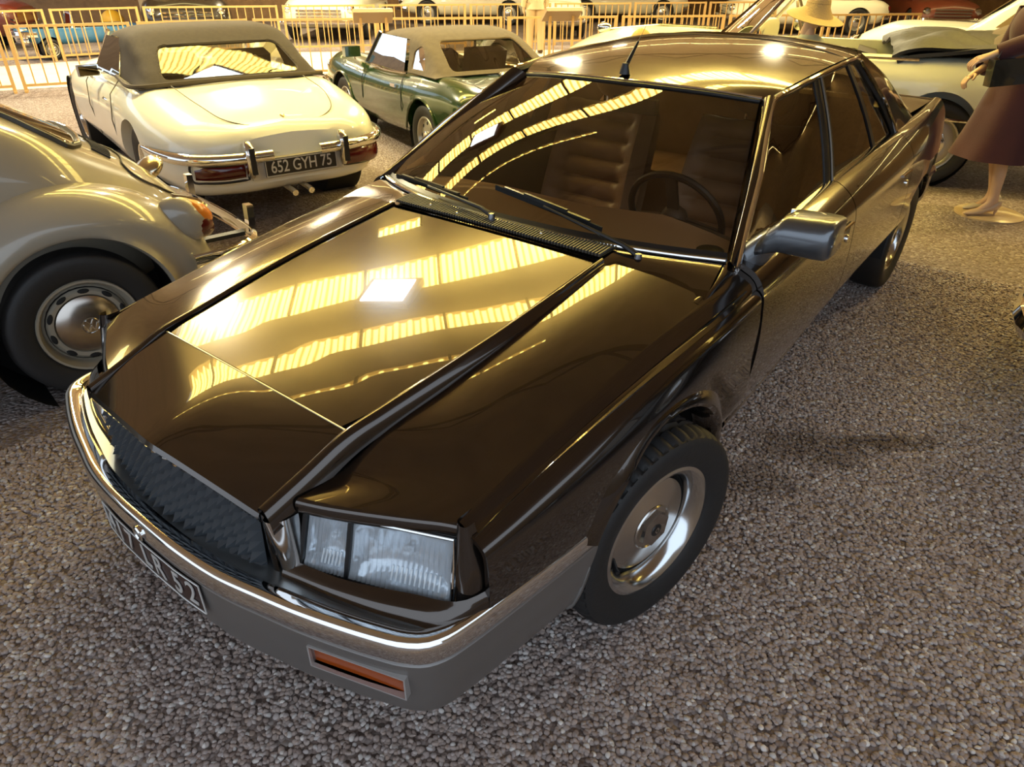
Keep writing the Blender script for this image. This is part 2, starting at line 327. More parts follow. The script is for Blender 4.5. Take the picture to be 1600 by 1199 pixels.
# walls: brown boards far behind, pillars, roof with translucent strips
BOARD=mat('brown_boards',(.30,.17,.07),.55,noise=(6,(.22,.12,.05)))
CREAMWALL=mat('cream_wall',(.62,.52,.32),.7)
H=4.0
A=Vector((.70,.714,0)); Q=Vector((.714,-.70,0))   # roof strips run along A; Q goes across them
def P2(s,t,z): v=A*t+Q*s; return Vector((v.x,v.y,z))
def wall(name,a,b,h,n,mats):
    a,b=Vector((*a,0)),Vector((*b,0)); d=(b-a); L=d.length; d.normalize(); nrm=Vector((-d.y,d.x,0))
    base=MB().bar(a+Vector((0,0,h/2))-nrm*.06,b+Vector((0,0,h/2))-nrm*.06,.06,h).build(name,mats[0],smooth=False); tag(base,kind='structure')
    proto=None
    for i in range(n):
        c=a+d*(L*(i+.5)/n)
        if proto is None:
            proto=mk('plank',[(-L/n*.47,-.02,0),(L/n*.47,-.02,0),(L/n*.47,.02,0),(-L/n*.47,.02,0),(-L/n*.47,-.02,h),(L/n*.47,-.02,h),(L/n*.47,.02,h),(-L/n*.47,.02,h)],[(0,1,5,4),(1,2,6,5),(2,3,7,6),(3,0,4,7),(4,5,6,7),(3,2,1,0)],mats[1],base,smooth=False); p=proto
        else: p=proto.copy(); link(p,base)
        p.location=c+nrm*(.01*(i%2)); p.rotation_euler=(0,0,math.atan2(d.y,d.x))
wall('wall_far',(-29.,3.),(-7.,32.),H,70,(BOARD,CREAMWALL))
wall('wall_back',(-7.,32.),(11.,21.),H,30,(BOARD,BOARD))
wall('wall_left',(-14.5,-9.),(-29.,3.),H,30,(BOARD,BOARD))
wl=MB().bar((10.9,21,H/2),(10.9,-2,H/2),.1,H).build('wall_right',mat('dim_plaster',(.30,.22,.14),.8),smooth=False); tag(wl,kind='structure')
ROOFM=mat('brown_roof_boards',ROOFCOL,.7,noise=(3,(ROOFCOL[0]*.75,ROOFCOL[1]*.75,ROOFCOL[2]*.75)))
def strip_mat(name,c,st):
    m=bpy.data.materials.new(name); m.use_nodes=True; nt=m.node_tree; nt.nodes.clear(); L=nt.links.new
    o=nt.nodes.new('ShaderNodeOutputMaterial'); e=nt.nodes.new('ShaderNodeEmission'); tc=nt.nodes.new('ShaderNodeTexCoord'); w=nt.nodes.new('ShaderNodeTexWave'); w.inputs['Scale'].default_value=4.13; w.inputs['Distortion'].default_value=.25; dp=nt.nodes.new('ShaderNodeVectorMath'); dp.operation='DOT_PRODUCT'; dp.inputs[1].default_value=(.70,.714,0); cx=nt.nodes.new('ShaderNodeCombineXYZ')
    r=nt.nodes.new('ShaderNodeValToRGB'); r.color_ramp.elements[0].position=.1; r.color_ramp.elements[0].color=(c[0]*.42,c[1]*.30,c[2]*.2,1); r.color_ramp.elements[1].position=.55; r.color_ramp.elements[1].color=(*c,1)
    L(tc.outputs['Object'],dp.inputs[0]); L(dp.outputs['Value'],cx.inputs[0]); L(cx.outputs[0],w.inputs['Vector']); L(w.outputs['Color'],r.inputs['Fac']); L(r.outputs['Color'],e.inputs['Color']); e.inputs['Strength'].default_value=st; L(e.outputs[0],o.inputs[0]); return m
# roof boards between strips
strips=STRIPS
tmin,tmax=-10,36
def roof_slab(s0,s1,name='ceiling'):
    b=MB(); v=[P2(s0,tmin,H),P2(s1,tmin,H),P2(s1,tmax,H),P2(s0,tmax,H)]
    b.add(v+[p+Vector((0,0,.08)) for p in v],[(0,1,2,3),(7,6,5,4),(0,4,5,1),(1,5,6,2),(2,6,7,3),(3,7,4,0)]); o=b.build(name,ROOFM,smooth=False); tag(o,kind='structure'); return o
edges=[-30]+[x for s in strips for x in (s[0],s[1])]+[ROOF_END]
roof=roof_slab(edges[0],edges[1])
for i in range(2,len(edges),2): roof_slab(edges[i],edges[i+1])
for i,(s0,s1,t0,t1,st,c) in enumerate(strips):
    m=strip_mat('translucent_sheet',c,st); b=MB(); n=int((t1-t0)/.038)
    v=[];f=[]
    for k in range(n+1):
        t=t0+(t1-t0)*k/n; z=H+.04+.02*math.sin(t*2*PI/.152); v+=[P2(s0-.02,t,z),P2(s1+.02,t,z)]
    for k in range(n): f.append((2*k,2*k+1,2*k+3,2*k+2))
    # local frame so that the corrugation runs across the strip
    o=b.add(v,f).build('window_%d'%(i+1),m); tag(o,kind='structure')
    # close the gap ends of the strip with roof board
    if t0>tmin: 
        w=[P2(s0,tmin,H),P2(s1,tmin,H),P2(s1,t0,H),P2(s0,t0,H)]; tag(mk('ceiling',w,[(0,1,2,3)],ROOFM,smooth=False),kind='structure')
    if t1<tmax:
        w=[P2(s0,t1,H),P2(s1,t1,H),P2(s1,tmax,H),P2(s0,tmax,H)]; tag(mk('ceiling',w,[(0,1,2,3)],ROOFM,smooth=False),kind='structure')
    # glazing bars
    gm=mat('roof_steel',(.12,.07,.03),.5,.3)
    bars=MB()
    t=t0+.6
    while t<t1: bars.bar(P2(s0,t,H-.01),P2(s1,t,H-.01),.03,.03); t+=.92
    if bars.v: tag(bars.build('trim_%d'%(i+1),gm,smooth=False),kind='structure')
# steel roof trusses
for s in TRUSSES:
    b=MB(); b.bar(P2(s,tmin,H-.35),P2(s,tmax,H-.35),.05,.05)
    t=tmin
    while t<tmax: b.bar(P2(s,t,H-.35),P2(s,t+.6,H-.02),.03,.03); b.bar(P2(s,t+.6,H-.02),P2(s,t+1.2,H-.35),.03,.03); t+=1.2
    tag(b.build('ceiling_truss',gm,smooth=False),kind='structure')
# bright floodlight hanging under the roof
lamp=empty('hall_floodlight',(-3.86,3.45,H-.12),math.atan2(.24,.51),'square white floodlight hanging under the roof boards','lamp')
b=MB(); b.box((0,0,.06),(.66,.62,.10)); b.build('housing',mat('lamp_housing',(.25,.10,.05),.5),lamp,smooth=False)
bv=MB().box((0,0,0),(.53,.50,.02)); o=bv.build('diffuser',mat('floodlight_face',(1,1,1),.5,emit=(.80,.94,1.),estr=LAMP_STR),lamp,smooth=False)
for x in (-.25,.25): MB().tube([(x,0,.1),(x,0,.14)],.01).build('bracket',STEEL,lamp)
# ------------------------------------------------------------------ the dark saloon car (x = car's left, y = rearwards)
car=empty('saloon_car',(0,0,0),0,'large dark charcoal four door saloon car with chrome bumper in front','car')
# --- tables of the body lines
Hx=smooth_tab([.08,.31,.42,.60,.84,1.28],[.385,.400,.410,.428,.447,.458]); Hz=smooth_tab([.08,.31,.42,.60,.84,1.28],[.690,.778,.795,.822,.856,.912])
Tx=smooth_tab([.28,.477,.71,.987,1.316,1.55,2.5,3.6,4.2,4.75],[.757,.760,.766,.777,.796,.796,.770,.752,.745,.715]); Tz=smooth_tab([.28,.477,.71,.987,1.316,1.55,2.5,3.6,4.2,4.75],[.712,.748,.787,.829,.865,.890,.928,.955,.968,.980])
Gx=smooth_tab([.28,.435,.645,.896,1.197,1.5,2.5,3.6,4.2,4.75],[.797,.800,.815,.836,.860,.866,.858,.842,.822,.770]); Gz=smooth_tab([.28,.435,.645,.896,1.197,1.5,2.5,3.6,4.2,4.75],[.695,.718,.752,.788,.820,.836,.850,.862,.866,.866])
Mx=smooth_tab([.22,.35,.6,.9,1.3,2.5,3.6,4.2,4.75],[.812,.832,.862,.882,.886,.874,.858,.845,.79])
Bx=lambda y:Mx(y)-.055-.012*max(0,y-1.5)
Bz=smooth_tab([.2,1.4,1.9,2.7,3.7,4.75],[.30,.335,.335,.37,.43,.44])
def frange(a,b,n): return [a+(b-a)*i/(n-1) for i in range(n)]
# --- bonnet (inset flat panel)
rows=[]
for y in frange(.322,1.27,14):
    e=Hx(y)-.012; z=Hz(y)-.004; rr=.014*max(0,1-(y-.322)/.03)**2
    rows.append([(s*(e-rr),y,z+.004*(1-s*s) ) for s in (-1,-.8,-.55,-.28,0,.28,.55,.8,1)])
hood=surf('bonnet',rows,33,40,PAINT,car,thick=.012)
# --- nose panel, from the bonnet shut line to the leading edge and round it
def nose_edge(s): return Vector((.385*s,.042+.036*abs(s)**1.1,.722-.034*abs(s)**1.3))
rows=[]
ss=(-1,-.8,-.55,-.28,0,.28,.55,.8,1)
for w in (0,.12,.3,.5,.7,.86,.95):
    r=[]
    for q in ss:
        e=nose_edge(q); z0=.776+.003*(1-q*q); r.append((q*(.402-.017*w),.316+(e.y-.316)*w,z0+(e.z-z0)*(w*.72+.28*w*w)))
    rows.append(r)
rows.append([nose_edge(s) for s in ss])
rows.append([nose_edge(s)+Vector((0,-.006,-.018)) for s in ss])
rows.append([nose_edge(s)+Vector((0,.006,-.030)) for s in ss])
surf('nose_panel',rows,33,22,PAINT,car,flip=True)
seam=MB().tube([(s*.392,.319,.7765+.002*(1-s*s)) for s in frange(-1,1,15)],.0022,6); seam.build('shut_line',mat('gold_edge',(.55,.45,.28),.3,.8),car)  # thin pale gold line along the front shut line
# --- front wings: rounded shoulder beside the bonnet, flat top, outer roll, upright side
def wing(side):
    mir=side<0
    YS=[.10,.20,.31,.42,.60,.84,1.05,1.29]
    dr=lambda y:interp(y,[.08,.3,.6,1.0,1.29],[.050,.042,.032,.02,.012])
    ofs=lambda y:interp(y,[.08,.3,.6,1.0,1.29],[.040,.038,.034,.028,.020])
    rows=[]
    for k in range(7):
        r=[]
        for y in YS:
            hx,hz=Hx(y),Hz(y); d,o=dr(y),ofs(y)
            yy=y-(.022 if y<.15 else 0)
            r.append([(hx-.034,yy,hz-.026),(hx-.006,yy,hz-.022),(hx-.003,yy,hz+.004),(hx+o*.35,yy,hz+.007),(hx+o*.72,yy,hz-.008),(hx+o*.95,yy,hz-d*.75),(hx+o,yy,hz-d)][k])
        rows.append(r)
    surf('wing_shoulder',rows,40,24,PAINT,car,mirror=mir)
    # wing top
    US=[0,.1,.22,.4,.6,.8,1.0]
    def lead(t): # leading edge of the wing top above the headlamps
        return Vector((.43+(.752-.43)*t,.150+.152*t**1.15,.708+.004*t))
    rows=[]
    for t in (0,.15,.35,.55,.75,.9,1):
        r=[]
        for u in US:
            y=.30+u*1.03; yi=.12+u*1.19; yi=max(yi,.0)
            a=Vector((Hx(yi)+ofs(yi),yi,Hz(yi)-dr(yi))); bq=Vector((Tx(y),y,Tz(y)))
            p=a.lerp(bq,t); p.z+=.010*math.sin(PI*t)*min(1,u*3)
            if u==0: p=lead(t)
            r.append(p)
        rows.append(r)
    surf('wing_top',rows,44,20,PAINT,car,mirror=mir)
    # rolled lip over the headlamps
    rows=[]
    ts=(0,.2,.4,.6,.8,.93,1)
    for dz,dy in ((.0,.0),(-.004,-.008),(-.012,-.012),(-.036,-.010),(-.040,.012)):
        rows.append([lead(t)+Vector((0.006*(t>.95),dy*(1-.3*t),dz+.001)) for t in ts])
    surf('wing_lip',rows,24,12,PAINT,car,mirror=mir,flip=True)
    # outer roll: down from the top edge to the gutter
    YS=[.303,.38,.48,.65,.85,1.05,1.25,1.547]
    def roll(y):
        t,g=Vector((Tx(y),y,Tz(y))),Vector((Gx(y),y,Gz(y))); n=Vector((.5,0,1)).normalized()
        a=t.lerp(g,.62)+Vector((.002,0,-.006))
        L_=[t+Vector((-.010,0,.0005)),t,t+Vector((.007,0,-.002)),t.lerp(a,.5)+n*.002,a,a+Vector((.001,0,-.010)),a+Vector((.006,0,-.011)),a+Vector((.008,0,-.003)),g+Vector((0,0,.002)),g+Vector((.004,0,-.006)),g+Vector((-.004,0,-.014))]
        w=min(1,max(0,(y-1.15)/.397)); md_=t.lerp(g,.5)+Vector((.012,0,.006))
        def dq(u): return t*(1-u)*(1-2*u)+md_*4*u*(1-u)+g*u*(2*u-1)
        D=[t+Vector((-.010,0,0)),t,dq(.08),dq(.4),dq(.62),dq(.66),dq(.70),dq(.78),dq(.92),g,g+Vector((.001,0,-.014))]
        return [p.lerp(q,w) for p,q in zip(L_,D)]
    rows=[[roll(y)[k] for y in YS] for k in range(11)]
    o=surf('wing_roll',rows,44,None,PAINT,car,mirror=mir,ang=30)
    b=MB().tube([roll(y)[4]+Vector((.003,0,-.009)) for y in frange(.31,1.49,30)],.0035,5); (b.mirrored() if mir else b).build('wing_groove',BLACKM,car)
    # corner panel between the cowl, the wing and the windscreen pillar
    ra=[Vector((.775,1.285,.866)),Vector((.790,1.36,.876)),Vector((.785,1.45,.892)),Vector((.766,1.535,.908))]; rb=[Vector((Tx(y)+.004,y,Tz(y)-.002)) for y in (1.285,1.38,1.47,1.565)]
    b=MB().add(*grid([[p+Vector((-.03,0,-.004)) for p in ra],ra,rb,[p+Vector((.012,0,-.02)) for p in rb]],16,14)); (b.mirrored() if mir else b).build('cowl_corner',PAINT,car)
    # side of the wing, with the wheel arch cut out
    YS=[.300,.34,.42,.60,.80,1.0,1.25,1.545]
    rows=[]
    for k in range(7):
        r=[]
        for y in YS:
            g=Vector((Gx(y),y,Gz(y))); m_=Mx(y); b=Bz(y) if y>1.2 else .42; bx=Bx(y) if y>1.2 else m_-.02
            r.append([g+Vector((-.030,0,-.012)),g+Vector((-.012,0,-.012)),g+Vector((.002,0,-.016)),Vector((g.x*.5+m_*.5+.006,y,g.z*.68+.60*.32)),Vector((m_,y,.60)),Vector((m_-.006,y,.46)),Vector((bx,y,b))][k])
        rows.append(r)
    o=surf('front_wing',rows,64,34,PAINT,car,thick=.014)
    cv=cyl(.5,1.1,ARCHF[0],ARCHF[1],ARCHF[2]); cut(o,[cv])
    if mir:
        for vv in o.data.vertices: vv.co.x*=-1
        o.data.flip_normals(); o.data.set_sharp_from_angle(angle=math.radians(35))
    # rounded front corner beside the headlamp
    rows=[]
    for t in (0,.25,.5,.75,1.,1.13):
        z=.505+.195*t; le=Vector((.781-.020*t,.246+.042*t,z)); m_=Mx(.31)+(Gx(.31)-Mx(.31))*max(0,(z-.60)/.10); we=Vector((m_-.003,.315,z)); md_=le.lerp(we,.5)+Vector((.010,-.014,0))
        rows.append([le+Vector((-.004,.05,0)),le,le.lerp(md_,.5)+Vector((.002,-.004,0)),md_,we])
    surf('wing_corner',rows,14,12,PAINT,car,mirror=mir)
    # flared lip round the arch
    rows=[]
    angs=frange(math.radians(26),math.radians(188),40)
    for dr_,dx in ((.0,-.055),(-.002,.014),(.004,.028),(.016,.033),(.04,.024),(.075,.006),(.10,-.008)):
        r=[]
        for a in angs:
            rad=ARCHF[2]+dr_; y=ARCHF[0]-rad*math.cos(a); z=ARCHF[1]+rad*math.sin(a)
            sx=Mx(y) if z<.62 else Mx(y)+(Gx(y)-Mx(y))*min(1,(z-.62)/max(.05,(Gz(y)-.62)))
            if z<.46: sx-=.006
            r.append((sx+dx,y,max(z,.335 if y>.9 else .30)))
        rows.append(r)
    surf('arch_flare',rows,40,14,PAINT,car,mirror=mir,sv=cr)
    # dark liner inside the arch
    b=MB(); n=24; v=[];f=[]
    for i in range(n+1):
        a=PI*1.1*i/n-.05*PI; 
        for x in (.50,.86): v.append((x,ARCHF[0]-(ARCHF[2]+.004)*math.cos(a),ARCHF[1]+(ARCHF[2]+.004)*math.sin(a)))
    for i in range(n): f.append((2*i,2*i+1,2*i+3,2*i+2))
    b.add(v,f)
    (b.mirrored() if mir else b).build('arch_liner',BLACKM,car)
ARCHF=(.972,.318,.358); ARCHR=(4.07,.335,.352)
wing(1); wing(-1)
# --- cabin sides: doors and rear quarter
def side_panel(name,y0,y1,side,parent=car,arch=None,n=24,zlow=None):
    rows=[]; ys=frange(y0,y1,9)
    for k in range(8):
        r=[]
        for y in ys:
            t=Vector((Tx(y),y,Tz(y))); g=Vector((Gx(y),y,Gz(y))); m_=Mx(y); bx,bz=Bx(y),Bz(y)
            r.append([t+Vector((-.02,0,-.004)),t,t.lerp(g,.5)+Vector((.012,0,.006)),g,Vector(((g.x+m_)/2+.004,y,.76)),Vector((m_,y,.62)),Vector((m_-.016,y,.48)),Vector((bx,y,bz))][k])
        rows.append(r)
    o=surf(name,rows,n,30,PAINT,parent,thick=.02)
    if arch: cut(o,[cyl(.45,1.1,*arch)])
    if side<0:
        for vv in o.data.vertices: vv.co.x*=-1
        o.data.flip_normals(); o.data.set_sharp_from_angle(angle=math.radians(35))
    return o
# roof / window frame lines (left side)
A_bot=Vector((.795,1.53,.897)); A_top=Vector((.590,2.165,1.286)); R_top=Vector((.580,3.20,1.336)); C_bot=Vector((.752,3.62,.956))
glass_in=.012
def win_line(y): # belt point
    return Vector((Tx(y)-.006,y,Tz(y)+.004))
def top_line(t): # along top of the side windows from A to C pillar
    p=cr([A_top,Vector((.600,2.55,1.322)),Vector((.592,2.95,1.336)),R_top],20); return p[min(19,int(t*19+.5))]
topcurve=cr([A_top,Vector((.603,2.55,1.320)),Vector((.594,2.95,1.336)),R_top],41)
def on_top(y):
    return min(topcurve,key=lambda p:abs(p.y-y))
for side in (1,-1):
    sgn=(lambda p:Vector((p[0]*side,p[1],p[2])))
    # doors
    fd=side_panel('front_door',1.551,2.545,side); rd=side_panel('rear_door',2.552,3.60,side,arch=ARCHR); rq=side_panel('rear_wing',3.607,4.74,side,arch=ARCHR,n=30)
    # window frames: chrome outer strip
    loop=[A_bot]+[A_bot.lerp(A_top,.5)+Vector((.012,0,.006))]+[A_top+Vector((.002,-.012,-.012)),A_top+Vector((.006,.05,.008))]+topcurve[4:37:4]+[R_top+Vector((0,-.01,.004)),R_top+Vector((.012,.03,-.02)),R_top.lerp(C_bot,.55)+Vector((.018,.0,.006)),C_bot]
    b=MB().tube([sgn(p+Vector((.004,0,0))) for p in lin(loop,70)],.0095,8); b.build('window_frame_trim',CHROME,car)
    belt=[Vector((Tx(y)+.002,y,Tz(y)+.004)) for y in frange(1.53,3.62,30)]
    MB().tube([sgn(p) for p in belt],.008,8).build('belt_trim',CHROME,car)
    # dark pillars and glass
    def pane(name,lower,upper,parent,m=SGLASS,n=10,bul=.012):
        rows=[]
        for t in frange(0,1,6): rows.append([Vector(a).lerp(Vector(bq),t)+Vector((bul*math.sin(PI*t)-glass_in,0,0)) for a,bq in zip(lower,upper)])
        bq=MB().add(*grid(rows)); (bq.mirrored() if side<0 else bq).build(name,m,parent)
    aw=lambda t:A_bot.lerp(A_top,t)+Vector((.012*math.sin(PI*t),.0,.004*math.sin(PI*t)))
    lo=[win_line(y) for y in frange(1.60,2.50,10)]
    up=[aw(t) for t in frange(.12,.96,4)]+[on_top(y) for y in frange(2.24,2.56,6)]
    # front window as a fan of columns from the belt to frame
    pane('window_glass',lo,up,fd)
    lo=[win_line(y) for y in frange(2.62,3.22,8)]; up=[on_top(y) for y in frange(2.68,3.02,8)]
    pane('window_glass',lo,up,rd)
    lo=[win_line(y) for y in frange(3.26,3.60,5)]; up=[on_top(3.06),on_top(3.10),on_top(3.14),R_top+Vector((0,-.02,0)),R_top+Vector((.004,.01,-.01))]
    pane('quarter_glass',lo,up,rq)
    tri_=[A_bot+Vector((.002,-.02,-.012)),win_line(1.66)+Vector((.002,0,-.012)),aw(.20)+Vector((.002,0,0)),aw(.0)+Vector((.002,-.01,0))]
    bq=MB().add(tri_,[(0,1,2,3)]); o=(bq.mirrored() if side<0 else bq).build('window_corner_panel',PAINT,fd,smooth=False); solid(o,.01)
    def strip(name,a0,a1,b0,b1,m,parent,off=0.):
        rows=[[a0.lerp(b0,t)+Vector((off+.012*math.sin(PI*t),0,0)),a1.lerp(b1,t)+Vector((off+.012*math.sin(PI*t),0,0))] for t in frange(0,1,7)]
        bq=MB().add(*grid(rows)); o=(bq.mirrored() if side<0 else bq).build(name,m,parent); solid(o,.012); return o
    strip('door_pillar',win_line(2.49),win_line(2.62),on_top(2.555),on_top(2.68),BLACKP,fd,-.008)
    b=MB().tube([sgn(win_line(2.545).lerp(on_top(2.61),t)+Vector((.013*math.sin(PI*t)+.002,0,0))) for t in frange(0,1,9)],.006,6); b.build('pillar_trim',mat('dark_trim',(.10,.08,.06),.3,.6),rd)
    strip('window_divider',win_line(3.22),win_line(3.265),on_top(3.02),on_top(3.06),BLACKP,rd,-.006)
    # rubber inside the frame along the top, front and rear
    fr=[Vector(p)+Vector((-.010,0,-.012)) for p in lin(loop,60)]
    MB().tube([sgn(p) for p in fr],.014,6).build('window_seal',BLACKP,car)
    # sail panel: C pillar between the window frame and the rear window
    Ys=[R_top+Vector((.004,.0,.012)),R_top.lerp(C_bot,.35)+Vector((.014,.01,.008)),R_top.lerp(C_bot,.7)+Vector((.014,.01,.004)),C_bot+Vector((.002,.006,.0))]
    m1=[Vector((.545,3.32,1.350)),Vector((.632,3.60,1.215)),Vector((.690,3.80,1.075)),Vector((Tx(3.9),3.90,Tz(3.9)))]
    m2=[Vector((.500,3.44,1.352)),Vector((.590,3.76,1.205)),Vector((.650,3.98,1.080)),Vector((.690,4.16,.984))]
    m3=[Vector((.460,3.46,1.348)),Vector((.555,3.80,1.19)),Vector((.610,4.03,1.065)),Vector((.640,4.22,.975))]
    bq=MB().add(*grid([Ys,m1,m2,m3],16,14)); (bq.mirrored() if side<0 else bq).build('roof_pillar',PAINT,car)
    # A pillar
    ws_e=[Vector((.759,1.538,.910)),Vector((.702,1.709,.993)),Vector((.622,1.945,1.120)),Vector((.533,2.205,1.266))]
    po=[A_bot+Vector((.004,-.010,.004)),A_bot.lerp(A_top,.33)+Vector((.008,0,.008)),A_bot.lerp(A_top,.68)+Vector((.008,0,.008)),A_top+Vector((.0,.01,.012))]
    pm=[(a*.5+c*.5)+Vector((.004,-.012,.010)) for a,c in zip(ws_e,po)]
    bq=MB().add(*grid([[p+Vector((-.004,.004,-.006)) for p in ws_e],[p+Vector((.006,0,.004)) for p in ws_e],pm,po,[p+Vector((.004,.01,-.016)) for p in po]],18,14)); (bq.mirrored() if side<0 else bq).build('windscreen_pillar',PAINT,car)
    # door handles
    for d,y in ((fd,2.40),(rd,3.45)):
        x=Mx(y); z=.795
        px=(Gx(y)+Mx(y))/2+.014; x=px-.006
        b=MB(); b.box((px*side,y,z),(.016,.17,.05)); o=b.build('door_handle',mat('handle_dark',(.05,.045,.04),.4,.4),d)
        MB().tube([sgn(Vector((px+.012,y+t,z+.024+.0))) for t in frange(-.085,.085,6)],.007,6).build('handle_bar',CHROME,o)
        bb=MB(); bb.lathe([(1e-4,0),(.016,0),(.014,.008),(1e-4,.010)],'X',14,(0,0,0)); bb.v=[Vector(((p.x+px+.008)*side,p.y+y+.055,p.z+z-.035)) for p in bb.v]; bb.build('lock',CHROME,o)
    # bright sill strip in lengths
    seg=[(1.54,2.10),(2.107,2.75),(2.757,3.30),(3.307,3.72)]
    for y0,y1 in seg:
        rows=[]
        for dx,dz in ((-.016,.034),(.008,.030),(.020,.016),(.024,.002),(.020,-.014),(.008,-.028),(-.02,-.03)):
            rows.append([(Bx(y)+dx,y,Bz(y)+dz) for y in frange(y0,y1,6)])
        bq=MB().add(*grid(rows)); (bq.mirrored() if side<0 else bq).build('sill_trim',mat('sill_metal',(.66,.60,.50),.20,1.),car)
    # sill underside
    rows=[[(Bx(y)-.005,y,Bz(y)-.02) for y in frange(1.50,3.72,6)],[(Bx(y)-.05,y,Bz(y)-.12) for y in frange(1.50,3.72,6)],[(Bx(y)-.3,y,Bz(y)-.14) for y in frange(1.50,3.72,6)]]
    bq=MB().add(*grid(rows)); (bq.mirrored() if side<0 else bq).build('underbody',BLACKM,car)
    # grey panel behind the front wheel
    bq=MB().add(*grid([[(.70,1.33,.33),(.70,1.47,.30)],[(.835,1.335,.335),(.835,1.50,.335)],[(.82,1.345,.22),(.82,1.48,.24)]])); (bq.mirrored() if side<0 else bq).build('wheel_arch_panel',BUMP_PAINT,car)
    # round badge on the wing
    b=MB(); b.lathe([(1e-4,.004),(.012,.004),(.017,.002),(.017,-.004)],'X',20); b.v=[Vector(((p.x+Mx(1.49)-.010)*side,p.y*.8+1.47,p.z*1.5+.495)) for p in b.v]; o=b.build('wing_badge',CHROME,car)
# --- cowl, air intake grille, windscreen, roof
wl_=cr([(-.759,1.538,.910),(-.60,1.458,.918),(-.33,1.385,.922),(0,1.362,.923),(.33,1.385,.922),(.60,1.458,.918),(.759,1.538,.910)],33)
wt_=cr([(-.533,2.205,1.266),(-.36,2.160,1.280),(0,2.135,1.287),(.36,2.160,1.280),(.533,2.205,1.266)],33)
rows=[]
for t in frange(0,1,14): rows.append([a.lerp(b_,t)+Vector((0,-.030*math.sin(PI*t),.022*math.sin(PI*t)))*1.0 for a,b_ in zip(wl_,wt_)])
ws=MB().add(*grid(rows)).build('windscreen',GLASS,car)
def offs(L,dy,dz): return [p+Vector((0,dy,dz)) for p in L]
b=MB(); b.tube(wl_,.011,8); b.tube(wt_,.009,8); b.build('windscreen_seal',BLACKP,car)
# black ceramic border along lower edge
MB().add(*grid([offs(wl_,.004,.0045),[a.lerp(b_,.035)+Vector((0,-.004,.006)) for a,b_ in zip(wl_,wt_)]])).build('windscreen_border',BLACKP,car)
MB().tube(offs(wl_,-.012,.004),.006,8).build('windscreen_lower_trim',CHROME,car)
MB().tube(offs(wt_,.014,.010),.006,8).build('windscreen_upper_trim',CHROME,car)
# cowl panel
fr_=[Vector((x,interp(abs(x),[0,.458,.478,.796],[1.285,1.285,1.29,1.318]),interp(abs(x),[0,.458,.478,.62,.796],[.914,.912,.899,.885,.868]))) for x in frange(-.796,.796,33)]
rows=[fr_,[a.lerp(c,.35)+Vector((0,0,.004)) for a,c in zip(fr_,offs(wl_,-.02,-.002))],[a.lerp(c,.7)+Vector((0,0,.006)) for a,c in zip(fr_,offs(wl_,-.02,-.002))],offs(wl_,-.02,-.002),offs(wl_,.0,-.012)]
MB().add(*grid(rows,None,12)).build('cowl_panel',PAINT,car)
# slatted intake
vent=MB(); vl=[Vector((x,1.292+.0*x,.921)) for x in frange(-.455,.455,13)]; vr=[Vector((x*1.02,1.352+.10*abs(x)**1.6,.9285)) for x in frange(-.455,.455,13)]
vent.add(*grid([vl,vr])); vo=vent.build('intake_grille',BLACKM,car)
proto=None
for i in range(76):
    x=-.447+.894*i/75; y0=1.294; y1=1.350+.10*abs(x)**1.6
    if proto is None:
        proto=MB().bar((0,0,0),(0,1,.0),.0055,.010).build('slat',mat('vent_plastic',(.075,.066,.055),.4),vo,smooth=False); o=proto
    else: o=proto.copy(); link(o,vo)
    o.location=(x,y0,.924); o.scale=(1,(y1-y0),1); o.rotation_euler=(.085,0,-.04*x)
for x,y in ((-.30,1.325),(-.16,1.315),(.20,1.33)): MB().ell((x,y,.931),(.006,.006,.005),10,6).build('washer_jet',CHROME,vo)
# roof
rows=[]
def roofz(s,y): return interp(y,[2.15,2.4,2.7,3.0,3.3,3.46],[1.300,1.352,1.388,1.404,1.398,1.378])
for y in (2.150,2.25,2.45,2.75,3.05,3.30,3.45):
    r=[]
    for s in (-1,-.93,-.8,-.5,-.2,0,.2,.5,.8,.93,1):
        ex=interp(y,[2.15,2.25,2.5,2.9,3.2,3.45],[.545,.575,.592,.590,.578,.545]); ez=interp(y,[2.15,2.25,2.55,2.95,3.2,3.45],[1.272,1.300,1.332,1.348,1.348,1.338])
        z=ez+(roofz(s,y)-ez)*(1-abs(s)**2.6); yy=y+(.062*abs(s)**2 if y<2.2 else .062*abs(s)**2*max(0,(2.6-y)/.4) if y<2.6 else 0)
        r.append((s*ex,yy,z))
    rows.append(r)
o=surf('roof',rows,41,40,PAINT,car)
MB().tube([(s*.57,3.02,interp(abs(s),[0,.3,.6,.9,1],[1.4045,1.403,1.394,1.366,1.350])) for s in frange(-1,1,25)],.003,6).build('roof_seam',mat('gold_edge',(.5,.4,.3),.3),car)  # same gold line across the roof joint
# rear window and boot
rows=[[Vector((x,3.45+.02*(1-(x/.46)**2),1.376-.04*(x/.46)**2)) for x in frange(-.46,.46,9)],[Vector((x*1.2,3.82,1.205)) for x in frange(-.46,.46,9)],[Vector((x*1.38,4.20,.985)) for x in frange(-.46,.46,9)]]
surf('rear_window',rows,20,12,SGLASS,car)
rows=[]
for y,z,wx in ((4.16,.982,.69),(4.3,.985,.695),(4.55,.990,.70),(4.66,.992,.70),(4.70,.985,.70),(4.73,.95,.70),(4.75,.80,.70),(4.74,.55,.70)):
    rows.append([(s*wx,y+.012*(1-s*s),z+.012*(1-s*s)) for s in (-1,-.9,-.6,0,.6,.9,1)])
surf('boot_lid',rows,24,30,PAINT,car)
MB().tube([(s*.715,4.70,.990+.010*(1-s*s)) for s in frange(-1,1,13)],.006,6).build('boot_edge_trim',mat('sill_metal'),car)
